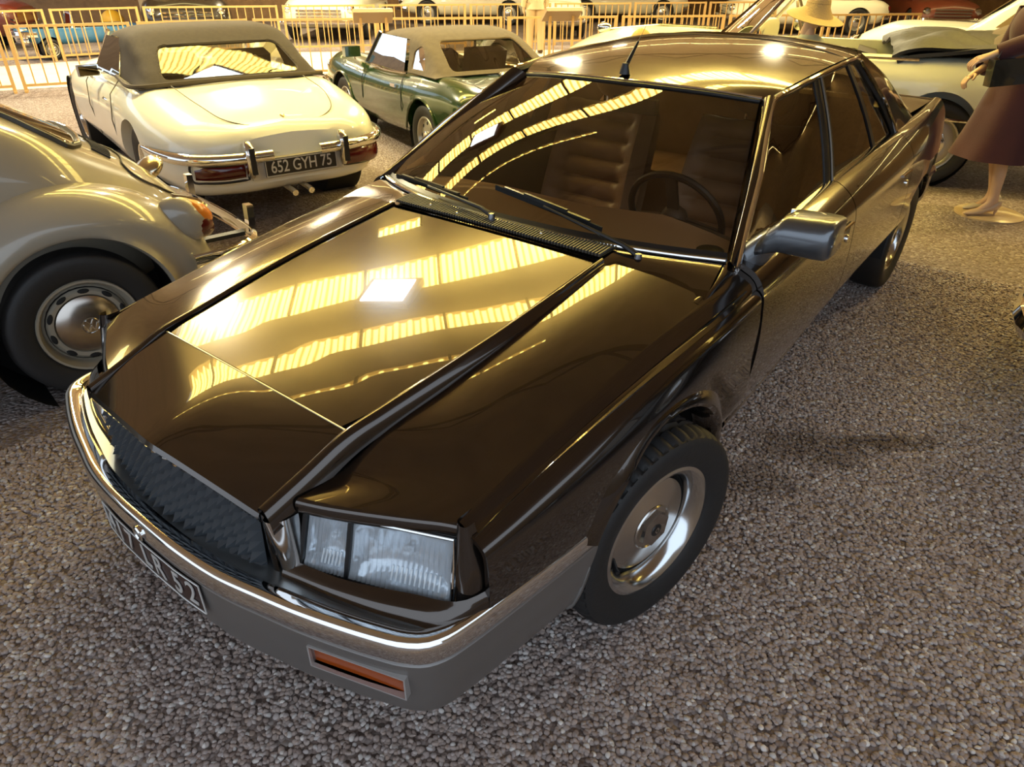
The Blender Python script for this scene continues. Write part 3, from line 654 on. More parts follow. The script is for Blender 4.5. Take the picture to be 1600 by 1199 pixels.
# rear bumper
rows=[]
for dz,dd in ((.10,-.02),(.11,.03),(.09,.05),(-.06,.05),(-.10,.03),(-.12,-.03)):
    rows.append([(-.80-dd*.4,4.42,.52+dz),(-.80-dd*.5,4.62,.52+dz),(-.72,4.80+dd,.52+dz),(0,4.86+dd,.52+dz),(.72,4.80+dd,.52+dz),(.80+dd*.5,4.62,.52+dz),(.80+dd*.4,4.42,.52+dz)])
surf('rear_bumper',rows,44,12,BUMP_PAINT,car,flip=True)
MB().tube(cr([(-.83,4.42,.60),(-.82,4.66,.60),(-.72,4.84,.60),(0,4.91,.60),(.72,4.84,.60),(.82,4.66,.60),(.83,4.42,.60)],40),.018,8).build('rear_bumper_trim',CHROME,car)
# floor pan
MB().box((0,2.5,.30),(1.36,4.2,.06)).build('floor_pan',BLACKM,car)
MB().box((0,.70,.50),(1.0,.95,.30)).build('engine_bay',BLACKM,car)
# --- front: grille, bumper, valance, lamps, plate
PL=[(0,-.033),(.15,-.030),(.30,-.016),(.42,.010),(.52,.034),(.62,.064),(.70,.092),(.757,.116),(.797,.146),(.819,.186),(.832,.245),(.848,.36),(.866,.51),(.883,.665)]
def plan(n,ins=0.): 
    L=[Vector((-x,y,0)) for x,y in PL[:0:-1]]+[Vector((x,y,0)) for x,y in PL]
    L=cr(L,n); out=[]
    for i,p in enumerate(L):
        t=(L[min(i+1,n-1)]-L[max(i-1,0)]).normalized(); nr=Vector((-t.y,t.x,0)); out.append(p+nr*ins)   # +ins = inwards
    return out
N=121
rows=[[p+Vector((0,0,z)) for p in plan(N,i)] for i,z in ((.050,.510),(.030,.524),(.008,.528),(-.002,.520),(-.006,.505),(-.006,.478),(-.002,.464),(.010,.458))]
def flipname(o): o.data.flip_normals(); return o
bmp=surf('front_bumper',rows,N,20,CHROME,car,ang=50)
rows=[[p+Vector((0,0,z)) for p in plan(N,i)] for i,z in ((.012,.459),(.001,.455),(.0,.44),(.004,.38),(.010,.31),(.022,.275),(.05,.262),(.12,.262))]
# the valance ends in a slope behind, like the photo
vv,ff=grid(rows,None,30)
for p in vv:
    k=max(0.,(.459-p.z))/.19; lim=.672-.085*k
    if p.y>lim: p.y=lim
val=MB().add(vv,ff).build('front_valance',BUMP_PAINT,car,ang=50); solid(val,-.010)
for s in (1,-1):
    c=Vector((.652*s,.076,.392)); R=Matrix.Rotation(.31*s,3,'Z')
    q=MB().box(c,(.232,.10,.060),R); cut(val,[(q.v,q.f)])
    fo=MB()
    for dx,dz,w,h in ((0,.032,.236,.004),(0,-.032,.236,.004),(-.118,0,.004,.066),(.118,0,.004,.066)): fo.box(c+R@Vector((dx,.010,dz)),(w,.030,h),R)
    fo=fo.build('indicator_frame',mat('indicator_rim',(.55,.53,.52),.35,.6),val,smooth=False)
    MB().box(c+R@Vector((0,.016,.0)),(.232,.010,.060),R).build('indicator_lens',AMBER,fo,smooth=False)
# shelf between bumper and body
MB().add(*grid([[p+Vector((0,0,.511)) for p in plan(N,.048)],[p+Vector((0,0,.495)) for p in plan(N,.12)]])).build('bumper_shelf',mat('shelf_metal',(.30,.32,.33),.3,.8),car)
# filler panel under the headlamps and side return
for s in (1,-1):
    rows=[[(.40,.115,.535),(.55,.145,.545),(.70,.205,.553),(.80,.250,.560),(.835,.33,.565)],[(.40,.095,.520),(.55,.120,.528),(.70,.170,.535),(.80,.222,.54),(.84,.31,.55)],[(.41,.075,.490),(.55,.105,.490),(.70,.150,.490),(.80,.20,.49),(.842,.31,.49)]]
    b=MB().add(*grid(rows,20,10)); (b if s>0 else b.mirrored()).build('lamp_apron',PAINT,car)
    # chrome upright between grille and lamp
    rows=[]
    for z,k in ((.672,1.),(.60,.8),(.53,.6),(.50,.55)):
        rows.append([(.383,.092+.05*(1-k),z),(.392,.078+.04*(1-k),z),(.412,.082+.035*(1-k),z),(.428,.105+.02*(1-k),z),(.432,.140,z)])
    b=MB().add(*grid(rows,12,12)); (b if s>0 else b.mirrored()).build('grille_side_trim',CHROME if False else mat('bright_trim',(.72,.71,.70),.13,1.),car)
    # painted cheek between the grille and that trim
    rows=[[(.330,.118,z),(.350,.098,z),(.372,.088,z),(.386,.092,z)] for z in (.678,.60,.50)]
    b=MB().add(*grid(rows,10,8)); (b if s>0 else b.mirrored()).build('grille_cheek',PAINT,car)
# headlamps
def lamp_quad(s,t):   # s across 0..1, t up 0..1
    bl,br,tr,tl=Vector((.432,.130,.524)),Vector((.776,.252,.530)),Vector((.758,.286,.680)),Vector((.447,.160,.674))
    lo=bl.lerp(br,s); hi=tl.lerp(tr,s); return lo.lerp(hi,t)
for sd in (1,-1):
    nrm=(lamp_quad(1,.5)-lamp_quad(0,.5)).cross(lamp_quad(.5,1)-lamp_quad(.5,0)).normalized()
    if nrm.y>0: nrm=-nrm
    hm=MB(); q=[lamp_quad(-.02,-.05),lamp_quad(1.01,-.05),lamp_quad(1.01,1.04),lamp_quad(-.02,1.04)]; q2=[p-nrm*.10 for p in q]
    hm.add(q+q2,[(4,5,6,7),(0,1,5,4),(1,2,6,5),(2,3,7,6),(3,0,4,7)]); hl=(hm if sd>0 else hm.mirrored()).build('headlamp',mat('lamp_bowl_dark',(.10,.11,.12),.4,.3),car,smooth=False)
    fr=MB()
    for a,c in (((-.02,-.04),(1.01,-.04)),((-.02,-.04),(-.02,1.03)),((.302,-.03),(.302,1.02))): fr.bar(lamp_quad(*a),lamp_quad(*c),.010,.016,nrm)
    (fr if sd>0 else fr.mirrored()).build('lamp_frame',BLACKP,hl,smooth=False)
    tr=MB(); pts=[(.31,-.03),(.93,-.03),(.985,.0),(.995,.06),(1.0,.6),(1.0,1.02),(.0,1.03)]; tr.tube([lamp_quad(*p)+nrm*.006 for p in pts],.0035,6); (tr if sd>0 else tr.mirrored()).build('lamp_edge',CHROME,hl)
    for (s0,s1,nm) in ((.0,.292,'inner_lens'),(.312,.995,'outer_lens')):
        # reflector with steps behind the lens
        b=MB(); nI,nJ=14,8; v=[];f=[]
        for j in range(nJ+1):
            for i in range(nI+1):
                a,c=i/nI,j/nJ; d=.012+.035*math.sin(PI*min(1,max(0,a)))**.35*math.sin(PI*min(1,max(0,c)))**.35; v.append(lamp_quad(s0+(s1-s0)*a,c)-nrm*d)
        for j in range(nJ):
            for i in range(nI): f.append((j*(nI+1)+i,j*(nI+1)+i+1,(j+1)*(nI+1)+i+1,(j+1)*(nI+1)+i))
        b.add(v,f); (b if sd>0 else b.mirrored()).build('reflector',LENS,hl)
        cc=lamp_quad((s0+s1)/2,.5)-nrm*.035; b=MB().ell(cc,(.013,.015,.013),12,8); (b if sd>0 else b.mirrored()).build('bulb',mat('bulb_glass',(.9,.95,1.),.1,.3),hl)
        # fluted glass lens
        b=MB(); nI,nJ=64,14; v=[];f=[]
        for j in range(nJ+1):
            for i in range(nI+1):
                a,c=i/nI,j/nJ; flu=.0016*math.sin(a*PI*2*(11 if s1<.5 else 22))*(1 if (c<.86 and .05<a<.95) else 0)
                flu+=.004*math.sin(PI*a)*math.sin(PI*c)
                if c<.16: flu+=.006*(.16-c)/.16
                v.append(lamp_quad(s0+(s1-s0)*a,c)+nrm*(flu))
        for j in range(nJ):
            for i in range(nI): f.append((j*(nI+1)+i,j*(nI+1)+i+1,(j+1)*(nI+1)+i+1,(j+1)*(nI+1)+i))
        b.add(v,f); (b if sd>0 else b.mirrored()).build(nm,LENSGLASS,hl)
        # moulded ribs low in the lens
        b=MB(); k=6 if s1<.5 else 11
        for i in range(k):
            a=s0+(s1-s0)*(.42+.5*i/k); b.bar(lamp_quad(a,.16)+nrm*.003,lamp_quad(a+.012,.42)+nrm*.003,.004,.004,nrm)
        (b if sd>0 else b.mirrored()).build('lens_ribs',mat('lens_rib_glass',(.80,.88,.95),.15,.4),hl)['kind']='stuff'
# grille: two swept halves of dark pyramids over plain lower blades
GZ0,GZ1,GZB=.672,.520,.40
def gp(x,z): # grille surface
    ax=abs(x); y=.050+.048*(ax/.35)**1.15
    if z>=GZ1: y+=(GZ0-z)*-.05
    else: y+=(GZ0-GZ1)*-.05+(GZ1-z)*.42
    return Vector((x,y,z-.040*(ax/.35)))
back=MB().add(*grid([[gp(x,z)+Vector((0,.022,0)) for x in frange(-.345,.345,25)] for z in (.715,GZ0,.60,GZ1,.46,GZB,.38)])); gr=back.build('grille',BLACKM,car)
proto=None; nx=9
for side in (1,-1):
    for j in range(6):
        for i in range(nx):
            x0=(.004+.340*i/nx)*side; x1=(.004+.340*(i+1)/nx)*side; za=GZ0+.036-(GZ0+.036-GZ1)*j/6; zb=GZ0+.036-(GZ0+.036-GZ1)*(j+1)/6
            c=[gp(x0,zb),gp(x1,zb),gp(x1,za),gp(x0,za)]; ctr=(c[0]+c[1]+c[2]+c[3])/4
            if proto is None or i==0 and j==0:
                ap=Vector((0,-.032,-.010)); v=[q-ctr for q in c]+[ap]; f=[(0,1,4),(1,2,4),(2,3,4),(3,0,4)]
                if side<0: f=[q[::-1] for q in f]
                proto=mk('grille_stud',v,f,GRILLE,gr,smooth=False); o=proto
            else: o=proto.copy(); link(o,gr)
            o.location=ctr
for side in (1,-1):
    for i in range(nx):
        x=(.016+.340*i/nx)*side
        b=MB(); b.bar(gp(x,GZ1)+Vector((0,.004,-.004)),gp(x,GZB)+Vector((0,.0,0)),.030,.008,(0,1,0)); b.build('grille_blade',mat('grille_blade_black',(.010,.011,.013),.3),gr,smooth=False)
b=MB().tube([gp(x,GZ1)+Vector((0,-.003,0)) for x in frange(-.345,.345,21)],.005,6); b.build('grille_rail',GRILLE,gr)
# bumper emblem: small ring in the middle
MB().lathe([(.014,-.004),(.018,-.007),(.022,-.004),(.022,.003)],'Y',24,(0,-.041,.492)).build('bumper_emblem',CHROME,bmp)
MB().lathe([(1e-4,-.004),(.013,-.003),(.014,.002)],'Y',20,(0,-.041,.492)).build('emblem_disc',STEEL,bmp)
# number plate
PB=mat('plate_black',(.030,.012,.010),.35); PW=mat('plate_silver',(.62,.60,.57),.4,.3)
pn=MB(); n=24; v=[];f=[]
def platep(x,z,d=0.): 
    y=interp(abs(x),[p[0] for p in PL],[p[1] for p in PL]); return Vector((x,y-.006-d,z))
pl=MB().add(*grid([[platep(x,z) for x in frange(-.245,.232,25)] for z in (.456,.357)])).build('number_plate',PB,car)
b=MB()
for z in (.4535,.3595): b.tube([platep(x,z,.002) for x in frange(-.243,.230,17)],.0022,5)
for x in (-.243,.230): b.tube([platep(x,.4535,.002),platep(x,.3595,.002)],.0022,5)
b.build('plate_border',PW,pl)
for ch,x in zip('417LR52',(-.205,-.150,-.095,-.010,.050,.135,.192)):
    y=platep(x,.4).y-.003; t=math.atan2(platep(x+.02,.4).y-platep(x-.02,.4).y,.04)
    meshtext('plate_character',ch,.098,PW,pl,(x,y,.405),(PI/2,0,t),.001,.80,.0006)
# wipers
def wiper(pivot,elbow,tip0,tip1,nm):
    w=MB(); p=Vector(pivot); e=Vector(elbow); w.tube([p+Vector((0,0,.012)),p.lerp(e,.15)+Vector((0,0,.022)),e+Vector((0,0,.014))],[.009,.008,.004],8); o=w.build(nm,BLACKP,car)
    MB().lathe([(1e-4,.022),(.011,.02),(.013,.006),(.013,-.01)],'Z',16,pivot).build('pivot_nut',mat('dark_chrome',(.25,.25,.26),.2,.9),o)
    b=MB().bar(tip0,tip1,.006,.018); b.build('wiper_blade',BLACKM,o,smooth=False)
    a,c=Vector(tip0),Vector(tip1); bb=MB().bar(a.lerp(c,.1)+Vector((0,-.004,.014)),a.lerp(c,.9)+Vector((0,-.004,.014)),.012,.006); bb.bar(a.lerp(c,.3)+Vector((0,-.004,.02)),a.lerp(c,.7)+Vector((0,-.004,.02)),.010,.006); bb.build('blade_holder',BLACKP,o,smooth=False)
def wsp(u,v,d=.012): # on the windscreen: u across -1..1, v up 0..1
    i=(u+1)/2*32; k=min(31,int(i)); a=wl_[k].lerp(wl_[k+1],i-k); c=wt_[k].lerp(wt_[k+1],i-k); p=a.lerp(c,v)+Vector((0,-.030*math.sin(PI*v),.022*math.sin(PI*v))); return p+Vector((0,-d*.5,d*.87))
wiper(wl_[26]+Vector((.03,-.05,-.012)),wsp(.18,.085,.02),wsp(-.13,.155),wsp(.46,.055),'wiper')
wiper(Vector((-.02,1.338,.932)),wsp(-.48,.03,.02),wsp(-.22,.05),wsp(-.86,.03),'wiper')
# aerial
ae=MB(); ae.lathe([(1e-4,.03),(.012,.028),(.020,.0),(.022,-.012)],'Z',14,(-.03,2.19,1.325)); ao=ae.build('aerial',BLACKP,car)
MB().tube([(-.03,2.19,1.335),(-.028,2.235,1.385),(-.026,2.27,1.425)],[.010,.008,.005],8).build('aerial_mast',BLACKP,ao)
MB().tube([(-.026,2.27,1.425),(-.02,2.36,1.53),(-.01,2.50,1.70),(0,2.62,1.84)],.0012,5).build('aerial_whip',BLACKP,ao)
# door mirrors
for s in (1,):
    rows=[]
    def ring(x,k): return [Vector((x,1.62+dy*k[0],k[2]+dz*k[1])) for dy,dz in ((.080,.050),(.0,.056),(-.068,.047),(-.080,.0),(-.068,-.047),(.0,-.056),(.080,-.050))]
    prof=[(.828,(.70,.35,.952)),(.858,(.95,.72,.985)),(.895,(1.,.96,1.013)),(.99,(1.,1.,1.017)),(1.030,(.98,.97,1.018)),(1.040,(.82,.82,1.018))]
    v=[];n=7
    rows=[ring(x,k) for x,k in prof]
    b=MB().add(*grid(rows,14,22,su=cr,sv=lin,flip=True))
    capp=[p for p in cr(rows[-1],14)]; b.add(capp,[tuple(range(14))[::-1]])
    mo=(b if s>0 else b.mirrored()).build('door_mirror',mat('mirror_paint',(.13,.14,.155),.3,.75,coat=1.),car,ang=50)
    MB().box((.95*s,1.697,1.016),(.15,.008,.085)).build('mirror_glass',CHROME,mo)
    ft=MB().tube([(.785,1.625,.890),(.815,1.625,.925),(.845,1.622,.965),(.865,1.62,.99)],[.050,.046,.040,.034],12); fo=ft.build('mirror_foot',mat('mirror_paint'),mo)
# --- wheels of the saloon
def tread_tyre(name,R,r,w,parent,tread=True):
    prof=[(r,-w*.36),(r+.012,-w*.43),(R-.055,-w*.52),(R-.03,-w*.515),(R-.012,-w*.46),(R-.004,-w*.36),(R,-w*.25),(R,-w*.10),(R,w*.10),(R,w*.25),(R-.004,w*.36),(R-.012,w*.46),(R-.03,w*.515),(R-.055,w*.52),(r+.012,w*.43),(r,w*.36)]
    P=[Vector((x,rr,0)) for rr,x in prof]; P=cr(P,61); n=144; v=[];f=[]
    for k in range(n):
        a=2*PI*k/n
        for i,p in enumerate(P):
            rr=p.y; fx=abs(p.x)/(w*.5)
            if tread and rr>R-.014:
                if k%3==0 and .30<fx<.98: rr-=.010
                if (k+2)%6==0 and fx<.26: rr-=.008
                if abs(fx-.27)<.05 or fx<.05: rr-=.010
            v.append((p.x,rr*math.cos(a),rr*math.sin(a)))
    m=len(P)
    for k in range(n):
        j=(k+1)%n
        for i in range(m-1): f.append((k*m+i,j*m+i,j*m+i+1,k*m+i+1))
    return mk(name,v,f,RUBBER,parent,ang=50,weld=False)
def saloon_wheel(loc,rz,out,tread):
    # out=+1 : outer face towards +x
    w=MB(); w.lathe([(.205,-.075),(.19,-.06),(.17,-.02),(.165,.03)],'X',48); wheel=w.build('road_wheel',BLACKM,car,loc=loc,rot=(0,0,rz+(0 if out>0 else PI)))
    tread_tyre('tyre',.318,.2,.19,wheel,tread)
    MB().lathe([(.166,.030),(.172,.058),(.186,.074),(.200,.082),(.210,.080),(.211,.070),(.203,.06)],'X',64).build('trim_ring',CHROME if False else mat('wheel_ring_steel',(.66,.68,.70),.16,1.),wheel)
    MB().lathe([(.158,.0),(.166,.030)],'X',48).build('rim_well',BLACKM,wheel)
    d=MB().lathe([(1e-4,.052),(.070,.052),(.074,.050),(.135,.042),(.150,.036),(.153,.028),(.150,.02)],'X',64).build('wheel_disc',STEEL,wheel)
    b=MB(); n=6; v=[];f=[]
    for r,x in ((.060,.052),(.056,.068),(1e-4,.070)):
        for k in range(n): a=2*PI*k/n+.35; v.append((x,r*math.cos(a),r*math.sin(a)))
    for q in range(2):
        for k in range(n): f.append((q*n+k,q*n+(k+1)%n,(q+1)*n+(k+1)%n,(q+1)*n+k))
    b.add(v,f); b.build('centre_cap',mat('cap_steel',(.5,.48,.46),.15,1.),d,smooth=False)
    MB().lathe([(.066,.052),(.069,.056),(.072,.052)],'X',48).build('cap_ring',STEEL,d)
    e=MB().lathe([(1e-4,.0725),(.019,.0715),(.021,.068)],'X',24).build('cap_emblem',BLACKP,d)
    v=[(.0735,.010*c,.013*s_) for c,s_ in ((1,0),(0,1),(-1,0),(0,-1))]+[(.0735,.005*c,.0075*s_) for c,s_ in ((1,0),(0,1),(-1,0),(0,-1))]
    lg=mk('emblem_diamond',v,[(k,(k+1)%4,4+(k+1)%4,4+k) for k in range(4)],STEEL,d,smooth=False)
    va=MB().tube([(.045,-.150,-.04),(.075,-.166,-.045),(.085,-.170,-.046)],[.008,.006,.007],8); va.build('valve',BLACKP,wheel)
    return wheel
STEER=-.21
saloon_wheel((.925-.080,.958,.318),STEER,1,True); saloon_wheel((.8226-.080,4.074,.318),0,1,False)
saloon_wheel((-.845,.958,.318),STEER,-1,False); saloon_wheel((-.7426,4.074,.318),0,-1,False)
for s in (1,-1):
    n=24; v=[];f=[]
    for i in range(n+1):
        a=PI*1.1*i/n-.05*PI
        for x in (.42,.83): v.append((x*s,ARCHR[0]-(ARCHR[2]+.003)*math.cos(a),ARCHR[1]+(ARCHR[2]+.003)*math.sin(a)))
    for i in range(n): f.append((2*i,2*i+1,2*i+3,2*i+2))
    mk('arch_liner',v,f,BLACKM,car)
# --- interior
rows=[[(-.74,1.56,.885),(-.4,1.46,.905),(0,1.42,.908),(.4,1.46,.905),(.74,1.56,.885)],[(-.74,1.72,.875),(-.4,1.68,.900),(0,1.66,.900),(.4,1.68,.905),(.74,1.72,.885)],[(-.74,1.86,.850),(-.4,1.86,.870),(0,1.86,.870),(.22,1.86,.885),(.38,1.84,.905),(.55,1.86,.885),(.74,1.86,.86)][:5],[(-.74,1.90,.80),(-.4,1.92,.80),(0,1.92,.80),(.4,1.92,.80),(.74,1.90,.80)],[(-.74,1.86,.60),(-.4,1.88,.60),(0,1.88,.60),(.4,1.88,.60),(.74,1.86,.60)]]
dash=surf('dashboard',rows,32,18,DASH,car)
MB().lathe([(1e-4,.004),(.040,.004),(.046,.0)],'Z',20,(.66,1.64,.893)).build('loudspeaker',BLACKP,dash)
def seat(x,y):
    s=MB(); rows=[]
    st=empty  # local
    # backrest with horizontal rolls
    o=None
    def cushion(name,w,h,t,rolls,loc,tilt,side_b=.05):
        v=[];nu,nv=17,rolls*8+1; b=MB(); rows=[]
        for j in range(nv):
            r=[]; q=j/(nv-1)
            for i in range(nu):
                u=-1+2*i/(nu-1); au=abs(u)
                d=.5*t*(1-au**8)**.5*(1-abs(2*q-1)**14)**.5 if au<1 else 0
                if au<.68: d+=.024*abs(math.sin(PI*q*rolls))**.6-.022
                else: d+=side_b*math.sin(PI*min(1,(au-.68)/.32))**.8*math.sin(PI*min(1,max(0,q)))**.4
                r.append(Vector((u*w/2*(1-.10*q),-d,q*h)))
            rows.append(r)
        back=[[Vector((p.x,t*.5*(1-abs(2*(p.z/h)-1)**8),p.z)) for p in r] for r in rows]
        b.add(*grid(rows)); b.add(*grid(back,flip=True)); R=Matrix.Rotation(tilt,3,'X'); b.v=[R@p+Vector(loc) for p in b.v]
        return b.build(name,LEATHER,car,ang=60)
    root=cushion('front_seat',.54,.64,.13,7,(x,y,.52),-.36)
    c2=cushion('seat_cushion',.54,.52,.15,5,(x,y-.03,.52),PI/2-.12+PI*0,.03); c2.parent=root
    hr=MB(); 
    hr.ell((x,y+.285,1.215),(.145,.055,.10),18,12); h=hr.build('headrest',LEATHER,root)
    MB().tube([(x-.06,y+.26,1.10),(x-.06,y+.28,1.2)],.006,6).build('headrest_post',CHROME,root); MB().tube([(x+.06,y+.26,1.10),(x+.06,y+.28,1.2)],.006,6).build('headrest_post',CHROME,root)
seat(-.34,2.42); seat(.37,2.42)
b=MB().box((0,3.12,.62),(1.3,.5,.3)); b.box((0,3.36,.85),(1.3,.14,.6)); b.build('rear_seat',LEATHER,car,smooth=False)
MB().add(*grid([[(-.70,1.6,.34),(.70,1.6,.34)],[(-.70,3.6,.34),(.70,3.6,.34)]])).build('cabin_carpet',CARPET,car)
b=MB()
for s in (1,-1): b.add(*grid([[(.74*s,1.6,.36),(.72*s,2.6,.36),(.70*s,3.6,.36)],[(.755*s,1.6,.88),(.745*s,2.6,.915),(.72*s,3.6,.94)]]))
b.build('door_lining',mat('door_lining',(.05,.034,.022),.7),car)
MB().add(*grid([[(-.52,2.2,1.262),(0,2.15,1.283),(.52,2.2,1.262)],[(-.57,2.6,1.31),(0,2.6,1.355),(.57,2.6,1.31)],[(-.56,3.3,1.32),(0,3.3,1.37),(.56,3.3,1.32)]],16,12)).build('headlining',mat('headlining',(.07,.055,.04),.9),car)
# steering wheel
sw=MB(); c=Vector((.37,1.97,.865)); R=Matrix.Rotation(.40+PI/2*0,3,'X'); ax=Vector((0,.90,.42)).normalized(); u=Vector((1,0,0)); w_=ax.cross(u)
sw.tube([c+(u*math.cos(a)+w_*math.sin(a))*.19 for a in frange(0,2*PI,41)[:-1]],.0135,8,closed=True); so=sw.build('steering_wheel',mat('wheel_rim_leather',(.05,.032,.02),.45),car)
b=MB(); 
for a in (.25,PI-.25,-PI/2): b.bar(c-ax*.01,c+(u*math.cos(a)+w_*math.sin(a))*.18,.045,.012,ax)
b.ell(c-ax*.01,(.055,.045,.05),12,8); b.build('steering_boss',mat('boss_plastic',(.09,.055,.03),.55),so)
MB().tube([c-ax*.0,c-ax*.22],.03,8).build('steering_column',BLACKP,so)
MB().box((0,2.25,1.19),(.20,.03,.06)).build('rear_view_mirror',BLACKP,car)
# ------------------------------------------------------------------ shared builders for the other cars (x right, y forward from the rear, z up)
CREAM=mat('cream_white_paint',(.86,.86,.76),.28,coat=.8)
IVORY=mat('ivory_paint',(.72,.72,.55),.3,coat=.8)
GREEN=mat('dark_green_paint',(.010,.034,.006),.25,coat=1.)
BEIGE=mat('grey_beige_paint',(.34,.30,.235),.28,coat=.8)
CANVAS=mat('brown_black_canvas',(.042,.031,.023),.85,noise=(30,(.034,.025,.019)),bump=(220,.25))
CANVAS2=mat('grey_brown_canvas',(.105,.082,.057),.85,noise=(20,(.085,.066,.046)),bump=(200,.2))
DARKINT=mat('dark_interior',(.025,.02,.015),.7)
SEATD=mat('dark_leather',(.035,.028,.022),.45)
TYRE2=mat('tyre_rubber')
def car_root(name,x,y,hdeg,label,cat='car',group=None): return empty(name,(x,y,0),-math.radians(hdeg),label,cat,group)
def hull(name,st,m,parent,nv=70,nk=30,arches=(),ang=40,capped=True):
    rows=[]
    for y,pts in st:
        h=cr([Vector((x,y,z)) for x,z in pts],nk); rows.append(h)
    K=nk; cols=[cr([r[i] for r in rows],nv) for i in range(K)]
    v=[];f=[]; full=2*K-2
    for j in range(nv):
        half=[cols[i][j] for i in range(K)]
        v+=half+[Vector((-p.x,p.y,p.z)) for p in half[-2:0:-1]]
    for j in range(nv-1):
        for i in range(full): f.append((j*full+i,j*full+(i+1)%full,(j+1)*full+(i+1)%full,(j+1)*full+i))
    if capped: f.append(tuple(range(full))[::-1]); f.append(tuple((nv-1)*full+i for i in range(full)))
    f=[q[::-1] for q in f]
    o=mk(name,v,f,m,parent,ang=ang)
    me=o.data; bm=bmesh.new(); bm.from_mesh(me); bmesh.ops.recalc_face_normals(bm,faces=bm.faces); bm.to_mesh(me); bm.free()
    if arches: cut(o,arches)
    return o
def sec(y,zb,wb,zw,ww,zs,ws,zt,zt2=None):
    return (y,[(0,zb),(wb*.8,zb+.005),(wb,zb+.03),(ww*.985,zb*.45+zw*.55),(ww,zw),((ww*.6+ws*.4)+.02,zw*.35+zs*.65),(ws,zs),(ws*.55,(zs*.35+zt*.65) if zt2 is None else zt2),(0,zt)])
def hole(y0,z0,y1,z1,x0,x1,poly=None):
    poly=poly or [(y0,z0),(y1,z0),(y1,z1),(y0,z1)]; n=len(poly)
    v=[(x0,a,b) for a,b in poly]+[(x1,a,b) for a,b in poly]
    f=[tuple(range(n))[::-1],tuple(range(n,2*n))]+[(i,(i+1)%n,n+(i+1)%n,n+i) for i in range(n)]
    a=sum((poly[i][0]*poly[(i+1)%n][1]-poly[(i+1)%n][0]*poly[i][1]) for i in range(n))
    if (a<0)!=(x1<x0): f=[q[::-1] for q in f]
    return [Vector(p) for p in v],f
def arch_cut(y,z,r,x0,x1):
    return [cyl(x0,x1,y,z,r,40),cyl(-x1,-x0,y,z,r,40)]
def wheel(parent,loc,out,R,w,rim,style='disc',rimcol=None,name='road_wheel'):
    wm=MB().lathe([(rim,-w*.4),(rim-.02,-w*.2),(rim-.03,w*.1)],'X',32).build(name,BLACKM,parent,loc=loc,rot=(0,0,0 if out>0 else PI))
    tread_tyre('tyre',R,rim,w,wm,False)
    rc=rimcol or mat('wheel_silver',(.45,.43,.38),.35,.8)
    MB().lathe([(rim+.004,w*.40),(rim,w*.44),(rim-.012,w*.42),(rim-.025,w*.22),(rim-.03,w*.20)],'X',40).build('rim',rc,wm)
    if style=='cap':
        d=MB().lathe([(rim-.03,w*.20),(rim*.72,w*.26),(rim*.55,w*.22),(.02,w*.2)],'X',40).build('wheel_disc',rc,wm)
        MB().lathe([(rim*.58,w*.22),(rim*.56,w*.34),(rim*.40,w*.43),(rim*.15,w*.47),(1e-4,w*.475)],'X',40).build('hubcap',CHROME,wm)
        return wm
    if style=='spoke':
        b=MB(); n=48
        for k in range(n):
            a=2*PI*k/n; a2=a+(.35 if k%2 else -.35); r0=rim-.025; b.tube([(w*.20 if k%2 else -.02,r0*math.cos(a),r0*math.sin(a)),(w*.36,.035*math.cos(a2),.035*math.sin(a2))],.003,4)
        b.build('wire_spokes',CHROME,wm)['kind']='stuff'
        MB().lathe([(.045,.0),(.045,w*.34),(.03,w*.42),(1e-4,w*.44)],'X',20).build('hub',CHROME,wm); return wm
    d=MB().lathe([(rim-.03,w*.20),(rim*.75,w*.24),(rim*.45,w*.30),(1e-4,w*.32)],'X',40).build('wheel_disc',rc,wm)
    for k in range(8):
        a=2*PI*k/8; b=MB().ell((0,0,0),(.006,.020,.020),10,6); b.build('vent_hole',BLACKM,wm,loc=(w*.245,rim*.66*math.cos(a),rim*.66*math.sin(a)))
    MB().lathe([(.055,w*.28),(.052,w*.42),(.03,w*.50),(1e-4,w*.51)],'X',20).build('hubcap',CHROME,wm)
    return wm
def plate_text(parent,s,w,h,loc,rz,fg,bg,name='number_plate',size=None,sx=.8,tilt=0.):
    p=MB().box((0,0,0),(w,.012,h)).build(name,bg,parent,smooth=False,loc=loc,rot=(tilt,0,rz))
    b=MB()
    for z in (-h/2+.004,h/2-.004): b.box((0,-.007,z),(w,.004,.005))
    for x in (-w/2+.003,w/2-.003): b.box((x,-.007,0),(.005,.004,h))
    b.build('plate_border',fg,p,smooth=False)
    t=meshtext('plate_characters',s,size or h*.92,fg,p,(0,-.0075,0),(PI/2,0,0),.001,sx,.0008); return p
def rect_loop(pts,r,n=6): return pts
